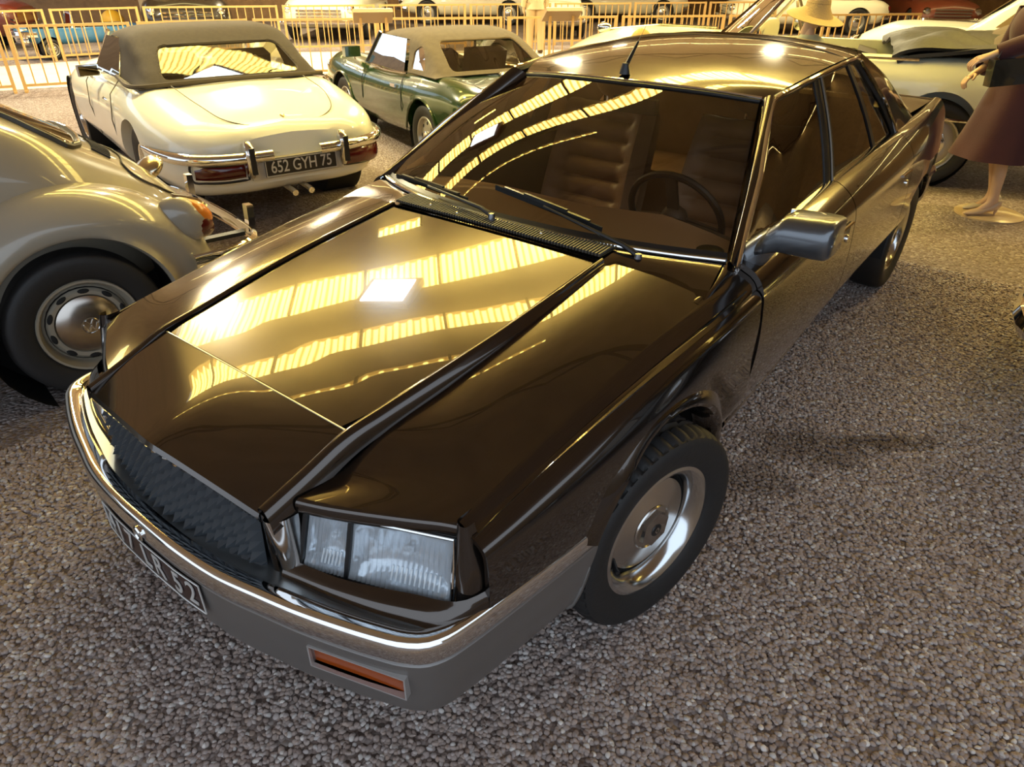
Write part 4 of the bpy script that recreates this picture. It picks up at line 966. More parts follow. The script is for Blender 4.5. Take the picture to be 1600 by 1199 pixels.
def soft_top(parent,m,yr,yf,ztop,zb,wb,wt,rear_run,front_drop,window,side,zf,quarter=None,pm=None):
    # yr rear edge on the deck, yf header; canopy as a shell with holes for the windows
    st=[]
    for t,zz,ww in ((0,.0,1.),(.10,.30,.99),(.24,.66,.97),(.36,.90,.96),(.50,.99,.95),(.70,1.,.94),(.88,.95,.93),(1.,.90,.92)):
        y=yr+(yf-yr)*t; base=zb+(zf-zb)*t; top=base+.01+(ztop-zb)*zz*(1 if t<.5 else 1)
        if t>=.5: top=ztop-front_drop*((t-.5)/.5)**2
        w=wb+(wt-wb)*0; h=max(top-base,.012)
        k=(wt/wb)
        st.append((y,[(w*ww,base),(w*ww*(1-(1-k)*.45),base+h*.42),(w*ww*(k+.02),base+h*.82),(w*ww*k*.86,base+h*.95),(w*ww*k*.5,base+h*1.),(0,base+h*1.01)]))
    rows=[]
    for y,pts in st:
        h=cr([Vector((x,y,z)) for x,z in pts],22); rows.append(h+[Vector((-p.x,p.y,p.z)) for p in h[-2::-1]])
    rows=[cr(r,121) for r in rows]; cols=[cr([r[i] for r in rows],150) for i in range(121)]; rows=[[c[j] for c in cols] for j in range(150)]
    v,f=grid(rows); full=MB().add(v,f)
    from mathutils.bvhtree import BVHTree
    bvh=BVHTree.FromPolygons([tuple(p) for p in v],f)
    def inside(px,py,poly):
        c=False; n=len(poly); j=n-1
        for i in range(n):
            (xi,yi),(xj,yj)=poly[i],poly[j]
            if (yi>py)!=(yj>py) and px<(xj-xi)*(py-yi)/(yj-yi)+xi: c=not c
            j=i
        return c
    ymid=window[2]
    def dead(q):
        c=sum((v[k] for k in q),Vector())/4
        if inside(c.x,c.z,window[0]) and c.y<ymid: return True
        for poly in side:
            if abs(c.x)>.25 and inside(c.y,c.z,poly): return True
        return False
    o=MB().add(v,[q for q in f if not dead(q)]).build('soft_top',m,parent,ang=50)
    def onrear(x,z):
        h=bvh.ray_cast(Vector((x,-2,z)),Vector((0,1,0))); return h[0] if h[0] else Vector((x,ymid,z))
    def onside(y,z,s):
        h=bvh.ray_cast(Vector((2*s,y,z)),Vector((-s,0,0))); return h[0] if h[0] else Vector((.6*s,y,z))
    solid(o,.010); return o,onrear,onside
def round_poly(pts,r=.05,n=5):
    out=[]; N=len(pts)
    for i in range(N):
        a,b,c=[Vector((*pts[(i+k)%N],0)) for k in (-1,0,1)]; p=b+(a-b).normalized()*r; q=b+(c-b).normalized()*r
        for k in range(n):
            t=k/(n-1); w=(p*(1-t)**2+b*2*t*(1-t)+q*t*t); out.append((w.x,w.y))
    return out
def dense(poly,n=90):
    return [(p.x,p.y) for p in lin([Vector((*q,0)) for q in poly+[poly[0]]],n)][:-1]
# ================================================================== white roadster with brown top (rear towards the camera)
et=car_root('roadster',-2.792,2.502,-75.7,'white roadster with a dark brown canvas top, rear number plate 652 GYH 75')
ST=[sec(0.,.37,.34,.56,.42,.66,.30,.685),sec(.05,.32,.50,.55,.59,.70,.44,.735),sec(.22,.27,.62,.55,.735,.755,.58,.80),sec(.55,.24,.68,.56,.82,.81,.66,.865),sec(.98,.24,.70,.56,.85,.865,.70,.905),sec(1.5,.22,.72,.54,.84,.835,.72,.875),sec(2.2,.22,.72,.52,.82,.80,.72,.86),sec(2.9,.22,.72,.52,.82,.80,.70,.90),sec(3.5,.22,.70,.52,.83,.82,.66,.90),sec(3.85,.24,.66,.52,.80,.79,.60,.86),sec(4.3,.30,.55,.52,.68,.68,.50,.76),sec(4.6,.36,.36,.50,.46,.60,.34,.64),sec(4.69,.44,.20,.50,.25,.55,.18,.57)]
ob=hull('body',ST,CREAM,et,90,34,arch_cut(.985,.33,.37,.56,1.)+arch_cut(3.65,.33,.37,.50,1.)+[hole(0,0,0,0,-.60,.60,[(1.25,.76),(2.62,.76),(2.72,1.2),(1.2,1.2)])])
b=MB()
for y,r_ in ((.985,.375),(3.65,.375)):
    for s in (1,-1):
        b2=MB(); b2.lathe([(r_,.80),(r_,.50),(1e-4,.50)],'X',32,(0,y,.33)); b2.v=[Vector((p.x*s,p.y,p.z)) for p in b2.v]; b2.build('wheel_well',BLACKM,et)
MB().box((0,1.95,.60),(1.16,1.3,.10)).build('cockpit_floor',DARKINT,et)
for s in (1,-1): b=MB(); b.box((.30*s,1.75,.78),(.44,.16,.5),Matrix.Rotation(.25,3,'X')); b.build('seat_back',SEATD,et)
MB().tube([(-.30+.17*math.cos(a),2.35+.06*math.sin(a),.92+.16*math.sin(a)) for a in frange(0,2*PI,25)[:-1]],.011,6,closed=True).build('steering_wheel',BLACKP,et)
def yz_window(y0,z0,y1,z1,half,parent_poly=None): pass
wpoly=round_poly([(-.54,.925),(.54,.925),(.46,1.135),(-.46,1.135)],.06)
spoly=round_poly([(1.70,.90),(2.42,.885),(2.42,1.10),(2.10,1.150),(1.76,1.165)],.03)
top,onr,ons=soft_top(et,CANVAS,.96,2.36,1.245,.885,.705,.60,0,.075,(wpoly,None,1.5),[spoly],.90)
pv=[onr(x,z)+Vector((0,.006,0)) for x,z in dense(wpoly)]; n=len(pv)
cc=sum(pv,Vector())/n+Vector((0,-.02,0)); MB().add(pv+[cc],[(i,(i+1)%n,n) for i in range(n)]).build('rear_window',PLASTICWIN,top)
MB().tube(pv,.013,6,closed=True).build('window_binding',mat('canvas_binding',(.06,.045,.03),.8),top)
MB().tube([onr(x*1.12,(z-1.045)*1.28+1.05) for x,z in dense(wpoly)],.007,6,closed=True).build('window_seam',mat('canvas_binding'),top)
MB().tube(cr([(.70,.99,.905),(.45,.945,.915),(0,.925,.92),(-.45,.945,.915),(-.70,.99,.905),(-.72,1.5,.90),(-.70,1.72,.90)],40),.016,6).build('top_binding',mat('canvas_binding'),top)
# windscreen and side glass
b=MB().add(*grid([[(-.66,2.72,.88),(0,2.86,.89),(.66,2.72,.88)],[(-.55,2.38,1.17),(0,2.46,1.19),(.55,2.38,1.17)]],16,6)); wsc=b.build('windscreen',SGLASS,et)
MB().tube([(-.66,2.70,.87),(-.56,2.37,1.18)],.016,6).build('windscreen_pillar',CHROME,wsc); MB().tube([(.66,2.70,.87),(.56,2.37,1.18)],.016,6).build('windscreen_pillar',CHROME,wsc)
for s in (1,-1):
    MB().add(*grid([[(.690*s,1.68,.90),(.690*s,2.60,.89)],[(.60*s,1.74,1.165),(.585*s,2.36,1.145)]],4,4)).build('side_window',SGLASS,et)
    MB().tube([(.705*s,1.66,.90),(.71*s,2.1,.895),(.70*s,2.66,.885)],.012,6).build('door_top_trim',CHROME,et)
    # door shut lines, handle, mirror
    MB().tube([(.70*s,1.62,.893),(.806*s,1.55,.80),(.845*s,1.52,.62),(.83*s,1.54,.42),(.77*s,1.6,.28)],.004,5).build('door_seam',mat('seam_dark',(.10,.085,.06),.7),et)
    MB().tube([(.715*s,2.62,.882),(.80*s,2.58,.78),(.826*s,2.55,.6),(.80*s,2.5,.35)],.004,5).build('door_seam',mat('seam_dark'),et)
    MB().tube([(.818*s,1.66,.745),(.832*s,1.72,.75),(.818*s,1.80,.745)],.009,6).build('door_handle',CHROME,et)
    # bumper half
    pts=[(.17*s,-.055,.555),(.42*s,-.045,.557),(.62*s,.03,.56),(.74*s,.16,.565),(.815*s,.38,.57),(.845*s,.62,.572)]
    rows=[]
    P=cr(pts,24)
    for dz,dn in ((-.038,-.012),(-.030,.014),(0,.024),(.030,.014),(.038,-.012)):
        r=[]
        for i,p in enumerate(P):
            t=(P[min(i+1,23)]-P[max(i-1,0)]).normalized(); nr=Vector((t.y,-t.x,0))*s; taper=1-.55*max(0,(i-14)/9); r.append(p+nr*dn*taper+Vector((0,0,dz*taper)))
        rows.append(r)
    bp=MB().add(*grid(rows)).build('rear_bumper',CHROME,et,ang=60)
    rows=[]
    for z,w_,d in ((.43,.020,.015),(.47,.030,.045),(.56,.032,.075),(.64,.030,.055),(.67,.02,.015)):
        rows.append([(.335*s-w_,-.055,z),(.335*s-w_*.8,-.05-d,z),(.335*s,-.06-d,z),(.335*s+w_*.8,-.05-d,z),(.335*s+w_,-.055,z)])
    MB().add(*grid(rows,9,9)).build('overrider',CHROME,bp); MB().box((.335*s,-.130,.55),(.034,.014,.17)).build('overrider_pad',BLACKP,bp)
    # tail lamp below the bumper
    rows=[]
    for z in (.425,.455,.49,.515):
        q=.012 if z in(.425,.515) else 0
        rows.append([(.36*s,-.012+q,z),(.50*s,-.005+q,z),(.60*s,.045+q,z),(.66*s,.11+q,z)])
    tl=MB().add(*grid(rows,14,8)); to=tl.build('tail_lamp',RED,et); solid(to,-.035)
    b=MB(); b.tube(cr([(.35*s,-.03,.415),(.50*s,-.022,.415),(.61*s,.035,.415),(.68*s,.115,.42),(.685*s,.12,.47),(.68*s,.115,.522),(.61*s,.035,.525),(.50*s,-.022,.525),(.35*s,-.03,.525)],36),.008,6,closed=True); b.build('lamp_rim',BLACKP,to)
    for y in (.985,3.65): wheel(et,(.70*s,y,.325),s,.325,.19,.20,'spoke',CHROME)
MB().box((0,-.02,.47),(.66,.05,.13)).build('plate_panel',mat('white_panel',(.55,.5,.4),.5),et)
plate_text(et,'652 GYH 75',.52,.115,(0.02,-.055,.475),0,PW,mat('plate_dark',(.02,.016,.013),.4),size=.112,sx=.78)
for x in (-.06,.06): MB().tube([(x,.30,.30),(x,-.02,.29),(x,-.07,.285)],.022,8).build('tail_pipe',CHROME,et)
# boot lid seam and emblem
MB().tube(cr([(.50,.90,.908),(.46,.40,.838),(.38,.17,.772),(.25,.085,.738),(0,.06,.730),(-.25,.085,.738),(-.38,.17,.772),(-.46,.40,.838),(-.50,.90,.908)],50),.0035,5).build('boot_seam',mat('seam_dark'),et)
e=MB(); e.bar((-.014,.13,.778),(0,.10,.766),.005,.006); e.bar((.014,.13,.778),(0,.10,.766),.005,.006); e.build('boot_emblem',mat('gold_emblem',(.5,.33,.10),.3,1.),et,smooth=False)
m_=MB().tube([(-.77,2.30,.82),(-.80,2.27,.85)],.008,6); mo=m_.build('door_mirror',CHROME,et); 
MB().box((-.81,2.26,.895),(.16,.045,.085),Matrix.Rotation(.2,3,'Z')).build('mirror_shell',CHROME,mo); MB().box((-.81,2.234,.895),(.145,.006,.072),Matrix.Rotation(.2,3,'Z')).build('mirror_face',mat('mirror_dark',(.12,.09,.05),.1,1.),mo,smooth=False)
# ================================================================== dark green roadster with grey top
sp=car_root('roadster',-2.35,4.70,-70.,'dark green roadster with a grey canvas top and clear plastic rear window')
ST=[sec(0.,.38,.40,.55,.52,.66,.44,.69),sec(.08,.30,.56,.55,.66,.72,.58,.74),sec(.4,.26,.60,.52,.71,.79,.62,.79),sec(.78,.24,.60,.50,.735,.80,.62,.805),sec(1.15,.22,.62,.48,.725,.765,.64,.79),sec(1.7,.20,.62,.46,.72,.735,.64,.77),sec(2.25,.20,.62,.46,.71,.74,.62,.80),sec(2.6,.22,.62,.48,.72,.775,.60,.80),sec(2.95,.24,.60,.50,.73,.80,.585,.775),sec(3.35,.26,.58,.50,.70,.77,.56,.73),sec(3.62,.30,.5,.48,.62,.68,.50,.66),sec(3.73,.38,.40,.47,.50,.58,.40,.58)]
ob=hull('body',ST,GREEN,sp,90,34,arch_cut(.78,.29,.325,.50,1.)+arch_cut(2.885,.29,.335,.46,1.)+[hole(0,0,0,0,-.54,.54,[(1.0,.68),(2.12,.68),(2.2,1.1),(.95,1.1)])])
for y in (.78,2.885):
    for s in (1,-1):
        b2=MB(); b2.lathe([(.33,.70),(.33,.44),(1e-4,.44)],'X',28,(0,y,.29)); b2.v=[Vector((p.x*s,p.y,p.z)) for p in b2.v]; b2.build('wheel_well',BLACKM,sp)
        wheel(sp,(.625*s,y,.285),s,.285,.15,.178,'disc')
        # rolled arch eyebrow
        MB().tube([((.728 if y<1 else .722)*s,y-.335*math.cos(a),.29+.335*math.sin(a)) for a in frange(.1,PI-.1,24)],.012,6).build('arch_lip',GREEN,sp)
MB().box((0,1.6,.55),(1.06,1.1,.10)).build('cockpit_floor',DARKINT,sp)
for s in (1,-1): MB().box((.28*s,1.38,.72),(.42,.14,.46),Matrix.Rotation(.25,3,'X')).build('seat_back',mat('dark_red_trim',(.06,.018,.012),.6),sp)
MB().tube([(-.28+.18*math.cos(a),1.95+.07*math.sin(a),.84+.165*math.sin(a)) for a in frange(0,2*PI,25)[:-1]],.011,6,closed=True).build('steering_wheel',BLACKP,sp)
wpoly=round_poly([(-.48,.838),(.48,.838),(.41,1.062),(-.41,1.062)],.06)
spoly=round_poly([(1.22,.785),(2.16,.765),(2.12,1.02),(1.9,1.05),(1.30,1.06)],.03); qpoly=round_poly([(.86,.83),(1.16,.82),(1.17,.97),(1.06,1.03),(.98,.99)],.03)
tp,onr,ons=soft_top(sp,CANVAS2,.58,2.10,1.135,.80,.655,.545,0,.06,(wpoly,None,1.2),[spoly,qpoly],.78)
# creased clear plastic: a finely rippled sheet
b=MB(); nu,nv=40,14; v=[];f=[]
for j in range(nv+1):
    for i in range(nu+1):
        t=j/nv; hw=.485+(.415-.485)*t; x=-hw+2*hw*i/nu; z=.834+.232*t; q=onr(x,z); v.append(q+Vector((0,.008+.010*math.sin(x*19+z*7)+.006*math.sin(x*47-z*31),0)))
for j in range(nv):
    for i in range(nu): f.append((j*(nu+1)+i,j*(nu+1)+i+1,(j+1)*(nu+1)+i+1,(j+1)*(nu+1)+i))
b.add(v,f).build('rear_window',PLASTICWIN,tp)
MB().tube([onr(x,z) for x,z in dense(wpoly)],.010,6,closed=True).build('window_binding',mat('canvas_binding2',(.15,.11,.07),.8),tp)
for s in (1,-1):
    # quarter windows set in the canvas: dark rounded panes with binding
    q=[ons(y,z,s) for y,z in dense(qpoly,60)]; n=len(q); c_=sum(q,Vector())/n
    MB().add(q+[c_],[(i,(i+1)%n,n) for i in range(n)]).build('quarter_window',DGLASS,tp)
    MB().tube(q,.010,6,closed=True).build('window_binding',mat('canvas_binding2'),tp)
    MB().tube([(.645*s,2.22,.79),(.55*s,2.02,1.08)],.017,6).build('windscreen_pillar',BLACKP,sp)
    MB().add(*grid([[(.65*s,1.27,.785),(.645*s,2.2,.785)],[(.565*s,1.34,1.065),(.55*s,2.03,1.065)]],4,4)).build('side_window',DGLASS,sp)
    MB().tube([(.655*s,1.2,.785),(.665*s,1.7,.765),(.655*s,2.24,.785)],.010,6).build('door_top_trim',CHROME,sp)
    MB().tube([(.655*s,1.25,.78),(.722*s,1.22,.66),(.735*s,1.20,.5),(.66*s,1.25,.24)],.004,5).build('door_seam',mat('seam_black',(.01,.012,.01),.6),sp)
    MB().tube([(.65*s,2.24,.785),(.715*s,2.25,.62),(.715*s,2.27,.45),(.65*s,2.28,.24)],.004,5).build('door_seam',mat('seam_black'),sp)
    MB().box((.728*s,1.38,.665),(.016,.11,.03)).build('door_handle',CHROME,sp)
    # front lamp
    MB().ell((.55*s,3.58,.60),(.085,.08,.085),16,10).build('headlamp',CHROME,sp)
    MB().lathe([(1e-4,.02),(.05,.02),(.055,0)],'Y',16,(.62*s,0.0,.58)).build('tail_lamp',RED,sp)
    # quarter bumper at the front corner
    MB().tube(cr([(.30*s,3.80,.44),(.52*s,3.78,.45),(.68*s,3.62,.46),(.735*s,3.40,.46)],12),.03,8).build('front_bumper',CHROME,sp)
    MB().tube(cr([(.30*s,-.03,.46),(.55*s,-.01,.46),(.70*s,.12,.46),(.745*s,.34,.46)],12),.03,8).build('rear_bumper',CHROME,sp)
b=MB().add(*grid([[(-.64,2.22,.80),(0,2.36,.81),(.64,2.22,.80)],[(-.54,2.02,1.08),(0,2.10,1.10),(.54,2.02,1.08)]],16,5)).build('windscreen',SGLASS,sp)
MB().lathe([(1e-4,.03),(.045,.028),(.06,.012),(.06,-.01)],'Z',24,(.02,.52,.805)).build('fuel_cap',STEEL,sp)
mo=MB().box((-.70,2.52,.86),(.17,.09,.10)).build('wing_mirror',GREEN,sp,smooth=False); MB().tube([(-.66,2.52,.78),(-.69,2.52,.84)],.012,6).build('mirror_stem',CHROME,mo)
MB().tube(cr([(.42,.50,.803),(.42,.16,.765),(.3,.09,.748),(-.3,.09,.748),(-.42,.16,.765),(-.42,.50,.803)],40),.003,5).build('boot_seam',mat('seam_black'),sp)
# ================================================================== grey beige rounded small saloon (left edge)
bt=car_root('saloon_car',-2.228,1.469,-171.5,'small rounded grey beige saloon car at the left edge, rear wheel and tail lamp showing')
def bsec(y,zb,w,zt,k=.80): return (y,[(0,zb),(w*.85,zb+.01),(w,zb+.08),(w*1.0,.62+.0*y),(w*.985,.86),(w*.93,.86+(zt-.86)*.38),(w*k,.86+(zt-.86)*.74),(w*.42,.86+(zt-.86)*.965),(0,zt)])
def bsec2(y,zb,w,zt): return (y,[(0,zb),(w*.8,zb+.02),(w,zb+(zt-zb)*.30),(w*1.,zb+(zt-zb)*.45),(w*.97,zb+(zt-zb)*.58),(w*.90,zb+(zt-zb)*.72),(w*.76,zb+(zt-zb)*.86),(w*.42,zb+(zt-zb)*.97),(0,zt)])
ST=[bsec2(.10,.40,.20,.54),bsec2(.17,.36,.32,.65),bsec2(.32,.34,.42,.82),bsec2(.52,.33,.51,.97),bsec(.80,.32,.59,1.14),bsec(1.15,.32,.645,1.32),bsec(1.5,.32,.665,1.44),bsec(1.9,.32,.675,1.495),bsec(2.3,.32,.67,1.465),bsec(2.55,.32,.66,1.38),bsec(2.80,.32,.63,1.16),bsec2(2.95,.32,.60,1.0),bsec2(3.3,.32,.48,.95),bsec2(3.65,.34,.34,.80),bsec2(3.85,.38,.18,.60)]
bb=hull('body',ST,BEIGE,bt,90,36)
from mathutils.bvhtree import BVHTree
bvb=BVHTree.FromPolygons([tuple(v.co) for v in bb.data.vertices],[tuple(p.vertices) for p in bb.data.polygons])
def body_pt(phi,x,off=.004):
    c=Vector((x,1.75,.50)); d=Vector((0,-math.cos(phi),math.sin(phi))); h=bvb.ray_cast(c+d*3,-d)
    return (h[0]+h[1]*off*(1 if h[1].dot(d)>0 else -1)) if h[0] else c+d
D_=math.radians
lid=[]
for ph in frange(4,15.5,9):
    hw=interp(ph,[4,8,12,14.8,15.5],[.19,.29,.345,.32,.27]); lid.append([body_pt(D_(ph),u*hw,.007) for u in frange(-1,1,15)])
lo_=surf('engine_lid',lid,31,24,BEIGE,bt,flip=True)
ed=[r[0] for r in lid]+lid[-1][1:-1]+[r[-1] for r in lid[::-1]]
MB().tube(cr(ed,70),.0035,6).build('lid_seam',mat('seam_dark'),lo_)
for k in (-1,1):
    for i in range(9):
        x=k*(.06+.026*i); MB().bar(body_pt(D_(17.2),x,.002),body_pt(D_(20.2),x*.97,.002),.011,.012).build('vent_slot',mat('vent_dark',(.03,.027,.02),.6),bb,smooth=False)
rw=[[body_pt(D_(ph),u*interp(ph,[22.5,24,30,36,37.5],[.30,.39,.385,.33,.26]),.005) for u in frange(-1,1,13)] for ph in (22.5,23,24.5,27,30,33.5,36,37.5)]
surf('rear_window',rw,26,16,mat('rear_glass_dark',(.05,.04,.02),.05,0.,coat=1.),bt,flip=True)
ed=[r[0] for r in rw]+rw[-1][1:-1]+[r[-1] for r in rw[::-1]]+rw[0][1:-1][::-1]
MB().tube(cr(ed,70),.016,6,closed=True).build('window_rubber',mat('rubber_brown',(.06,.05,.03),.5),bt); MB().tube([p+Vector((0,-.006,0.010)) for p in cr(ed,70)],.006,5,closed=True).build('window_trim',CHROME,bt)
for s in (1,-1):
    # side windows
    def side_pt(y,z,off=.004):
        ys=[q[0] for q in ST]; best=None
        pts=[]
        for i in range(9): pts.append((interp(y,ys,[q[1][i][0] for q in ST]),interp(y,ys,[q[1][i][1] for q in ST])))
        h=bvb.ray_cast(Vector((3*s,y,z)),Vector((-s,0,0))); return Vector((h[0].x+off*s,y,z)) if h[0] else Vector((.6*s,y,z))
    for (y0,y1,nm,b0,t0) in ((1.12,1.62,'quarter_window',.93,1.27),(1.70,2.50,'door_window',.93,1.30)):
        rows=[[side_pt(y0+(.0 if nm[0]=='d' else .0)+(y1-y0)*i/7+ (0.0),b0+(t0-b0)*j/5 - (0.10*(1-i/7)*(j/5) if nm[0]=='q' else .14*(i/7)**3*(j/5)),.006) for i in range(8)] for j in range(6)]
        MB().add(*grid(rows)).build(nm,mat('rear_glass_dark'),bt)
        ed=[r[0] for r in rows]+rows[-1][1:-1]+[r[-1] for r in rows[::-1]]+rows[0][1:-1][::-1]; MB().tube(ed,.013,6,closed=True).build('window_rubber',mat('rubber_brown'),bt)
    # waist strip and running board
    MB().tube([side_pt(y,.845,.008) for y in frange(1.24,3.0,14)],.010,6).build('waist_trim',CHROME,bt)
    MB().box((.66*s,1.95,.30),(.20,1.25,.05)).build('running_board',BLACKP,bt)
    # rear and front wings
    for (yc,zc,fwd) in ((.84,.33,-1),(3.20,.33,1)):
        rows=[]
        angs=frange(-.05 if fwd<0 else -.42,PI+.42 if fwd<0 else PI+.05,31)
        for k,(dr_,x) in enumerate(((.53,.44),(.545,.56),(.535,.65),(.49,.735),(.445,.775),(.405,.785),(.375,.775),(.365,.74))):
            r=[]
            for a in angs:
                q=max(0,-math.cos(a)*fwd*-1) # towards the car's end
                end=max(0,math.cos(a)*fwd); stretch=1+.22*end*end if k<5 else 1+.05*end
                rr=dr_*stretch; up=max(0,math.sin(a)); 
                y=yc+rr*math.cos(a)*1.0; z=zc+rr*math.sin(a)*(1.0+.03*up); xx=x-(.10*end**2 if k<6 else .02*end)
                r.append((xx*s,y,max(z,.20)))
            rows.append(r)
        wg=surf('rear_wing' if fwd<0 else 'front_wing',rows,50,24,BEIGE,bt,ang=60)
        b2=MB(); b2.lathe([(.40,.74),(.40,.42),(1e-4,.42)],'X',30,(0,yc,zc)); b2.v=[Vector((p.x*s,p.y,p.z)) for p in b2.v]; b2.build('wheel_well',BLACKM,bt)
        wh=MB().lathe([(.19,-.07),(.17,0),(.165,.03)],'X',32).build('road_wheel',BLACKM,bt,loc=(.665*s,yc+.0,.322),rot=(0,0,0 if s>0 else PI))
        tread_tyre('tyre',.322,.205,.150,wh,False)
        rimc=mat('wheel_grey_beige',(.36,.32,.25),.4,.2)
        MB().lathe([(.208,.055),(.205,.066),(.196,.064),(.184,.040),(.180,.020),(.176,.012)],'X',48).build('rim',rimc,wh)
        dk=MB().lathe([(.177,.012),(.165,.020),(.150,.036),(.134,.034),(.128,.024),(.05,.024)],'X',48).build('wheel_disc',rimc,wh)
        for q in range(10):
            a=2*PI*q/10+.2; o=MB().ell((0,0,0),(.006,.011,.024),12,6).build('wheel_slot',BLACKM,wh,loc=(.034,.150*math.cos(a),.150*math.sin(a)),rot=(a+0,0,0))
        hc=MB().lathe([(.130,.022),(.128,.036),(.108,.048),(.075,.056),(.040,.060),(1e-4,.061)],'X',48).build('hubcap',mat('dull_chrome',(.50,.45,.40),.24,1.),wh)
        if s<0 and fwd<0:
            MB().lathe([(.030,.058),(.034,.064),(.038,.058)],'X',32).build('emblem_ring',CHROME,hc)
            b=MB()
            for a,c_ in (((-.014,.024),(0,.002)),((0,.002),(.014,.024)),((-.026,.008),(-.012,-.024)),((-.012,-.024),(0,-.002)),((0,-.002),(.012,-.024)),((.012,-.024),(.026,.008))): b.bar((.062,a[0]*1.1,a[1]*1.1),(.062,c_[0]*1.1,c_[1]*1.1),.006,.006,(1,0,0))
            b.build('emblem_letters',CHROME,hc,smooth=False)
    # tail lamp
    c_=Vector((.60*s,.315,.655)); tl=MB().ell((0,0,0),(.075,.13,.10),18,12).build('tail_lamp',BEIGE,bt,loc=c_,rot=(.65,0,0))
    MB().ell((0,-.045,.010),(.066,.105,.070),16,10).build('stop_lens',RED,tl); MB().ell((0,-.030,.050),(.058,.095,.058),16,10).build('turn_lens',mat('orange_lens',(.75,.22,.02),.2,coat=.6),tl)
    MB().tube([(-.06*s*0,.09,.075),(.0,-.02,.108),(0,-.07,.10)],.012,6).build('lamp_trim',CHROME,tl)
# bumper with uprights
pts=cr([(-.70,.34,.47),(-.69,.14,.47),(-.60,.0,.47),(-.3,-.05,.47),(0,-.06,.47),(.3,-.05,.47),(.60,.0,.47),(.69,.14,.47),(.70,.34,.47)],50)
rows=[]
for dz,dn in ((-.040,.0),(-.03,-.018),(0,-.024),(.03,-.018),(.040,.0)): rows.append([Vector((p.x*(1-dn*.6),p.y+dn*(1 if abs(p.x)<.66 else .2),p.z+dz)) for p in pts])
bp=MB().add(*grid(rows)).build('rear_bumper',CHROME,bt,ang=60); solid(bp,.004)
for x in (-.40,.40):
    MB().bar((x,-.075,.40),(x,-.085,.60),.05,.035,(0,1,0)).build('bumper_upright',CHROME,bp); MB().bar((x,-.04,.46),(x*.8,.30,.44),.05,.02).build('bumper_bracket',BLACKP,bp)
nl=MB().ell((0,0,0),(.10,.085,.045),18,12).build('plate_lamp',mat('plate_lamp_chrome',(.70,.62,.45),.18,1.),bt,loc=body_pt(D_(9.5),0,.02),rot=(-.6,0,0))
# ================================================================== long cream convertible behind
cv=car_root('convertible',1.47,7.82,-103.6,'long cream convertible with its black hood folded down, behind the dark saloon'); cv.scale=(1.06,1.,1.13)
ST=[sec(0.,.42,.5,.58,.62,.72,.5,.75),sec(.12,.34,.62,.58,.74,.80,.62,.83),sec(.5,.28,.68,.58,.82,.87,.70,.89),sec(1.1,.26,.70,.58,.865,.885,.76,.91),sec(1.8,.25,.70,.58,.875,.885,.78,.90),sec(2.6,.25,.70,.58,.87,.88,.76,.92),sec(3.2,.25,.70,.58,.86,.90,.70,.98),sec(3.8,.27,.68,.58,.855,.90,.66,1.0),sec(4.4,.30,.64,.58,.82,.84,.62,.96),sec(4.8,.36,.56,.58,.72,.76,.52,.84),sec(4.98,.44,.4,.58,.5,.68,.36,.70)]
hull('body',ST,IVORY,cv,90,34,arch_cut(1.26,.34,.36,.55,1.)+arch_cut(3.75,.34,.37,.55,1.)+[hole(0,0,0,0,-.66,.66,[(1.55,.62),(3.05,.62),(3.15,1.3),(1.5,1.3)])])
for y in (1.26,3.75):
    for s in (1,-1):
        b2=MB(); b2.lathe([(.365,.80),(.365,.52),(1e-4,.52)],'X',28,(0,y,.34)); b2.v=[Vector((p.x*s,p.y,p.z)) for p in b2.v]; b2.build('wheel_well',BLACKM,cv)
        wheel(cv,(.72*s,y,.315),s,.315,.17,.21,'cap').scale=(1,1.13,1)
MB().box((0,2.3,.45),(1.3,1.5,.1)).build('cockpit_floor',DARKINT,cv)
b=MB()
for s in (1,-1): b.box((.66*s,2.3,.76),(.05,1.5,.30))
b.build('door_lining',mat('pale_lining',(.38,.38,.28),.6),cv,smooth=False)
for s in (1,-1): MB().box((.34*s,1.95,.66),(.56,.18,.40),Matrix.Rotation(.2,3,'X')).build('front_seat',SEATD,cv); 
# dashboard, wheel, screen
rows=[[(-.70,3.08,.97),(0,3.14,1.01),(.70,3.08,.97)],[(-.68,2.95,1.06),(0,2.98,1.09),(.68,2.95,1.06)],[(-.66,2.84,1.05),(0,2.86,1.07),(.66,2.84,1.05)],[(-.66,2.83,.80),(0,2.86,.80),(.66,2.83,.80)]]
surf('dashboard',rows,20,12,mat('pale_dash',(.50,.48,.34),.5),cv)
MB().add(*grid([[(-.60,2.822,1.03),(-.10,2.85,1.04)],[(-.60,2.815,.80),(-.10,2.85,.80)]],6,4)).build('instrument_panel',BLACKP,cv)
sw=MB().tube([(-.36+.20*math.cos(a),2.52+.08*math.sin(a),1.10+.185*math.sin(a)) for a in frange(0,2*PI,33)[:-1]],.012,8,closed=True).build('steering_wheel',mat('ivory_brown_rim',(.22,.15,.08),.3),cv)
b=MB(); b.ell((-.36,2.54,1.09),(.06,.05,.06),12,8)
for a in (0,PI,-PI/2): b.bar((-.36,2.54,1.09),(-.36+.19*math.cos(a),2.52+.08*math.sin(a),1.10+.175*math.sin(a)),.03,.01,(0,1,0))
b.build('steering_boss',STEEL,sw)
wl2=cr([(-.72,2.98,.93),(-.55,3.16,.97),(0,3.28,.99),(.55,3.16,.97),(.72,2.98,.93)],25); wt2=cr([(-.62,2.62,1.34),(-.48,2.72,1.37),(0,2.80,1.385),(.48,2.72,1.37),(.62,2.62,1.34)],25)
wsc=MB().add(*grid([wl2,wt2],None,6)).build('windscreen',mat('pale_glass') if False else CLEAR,cv)
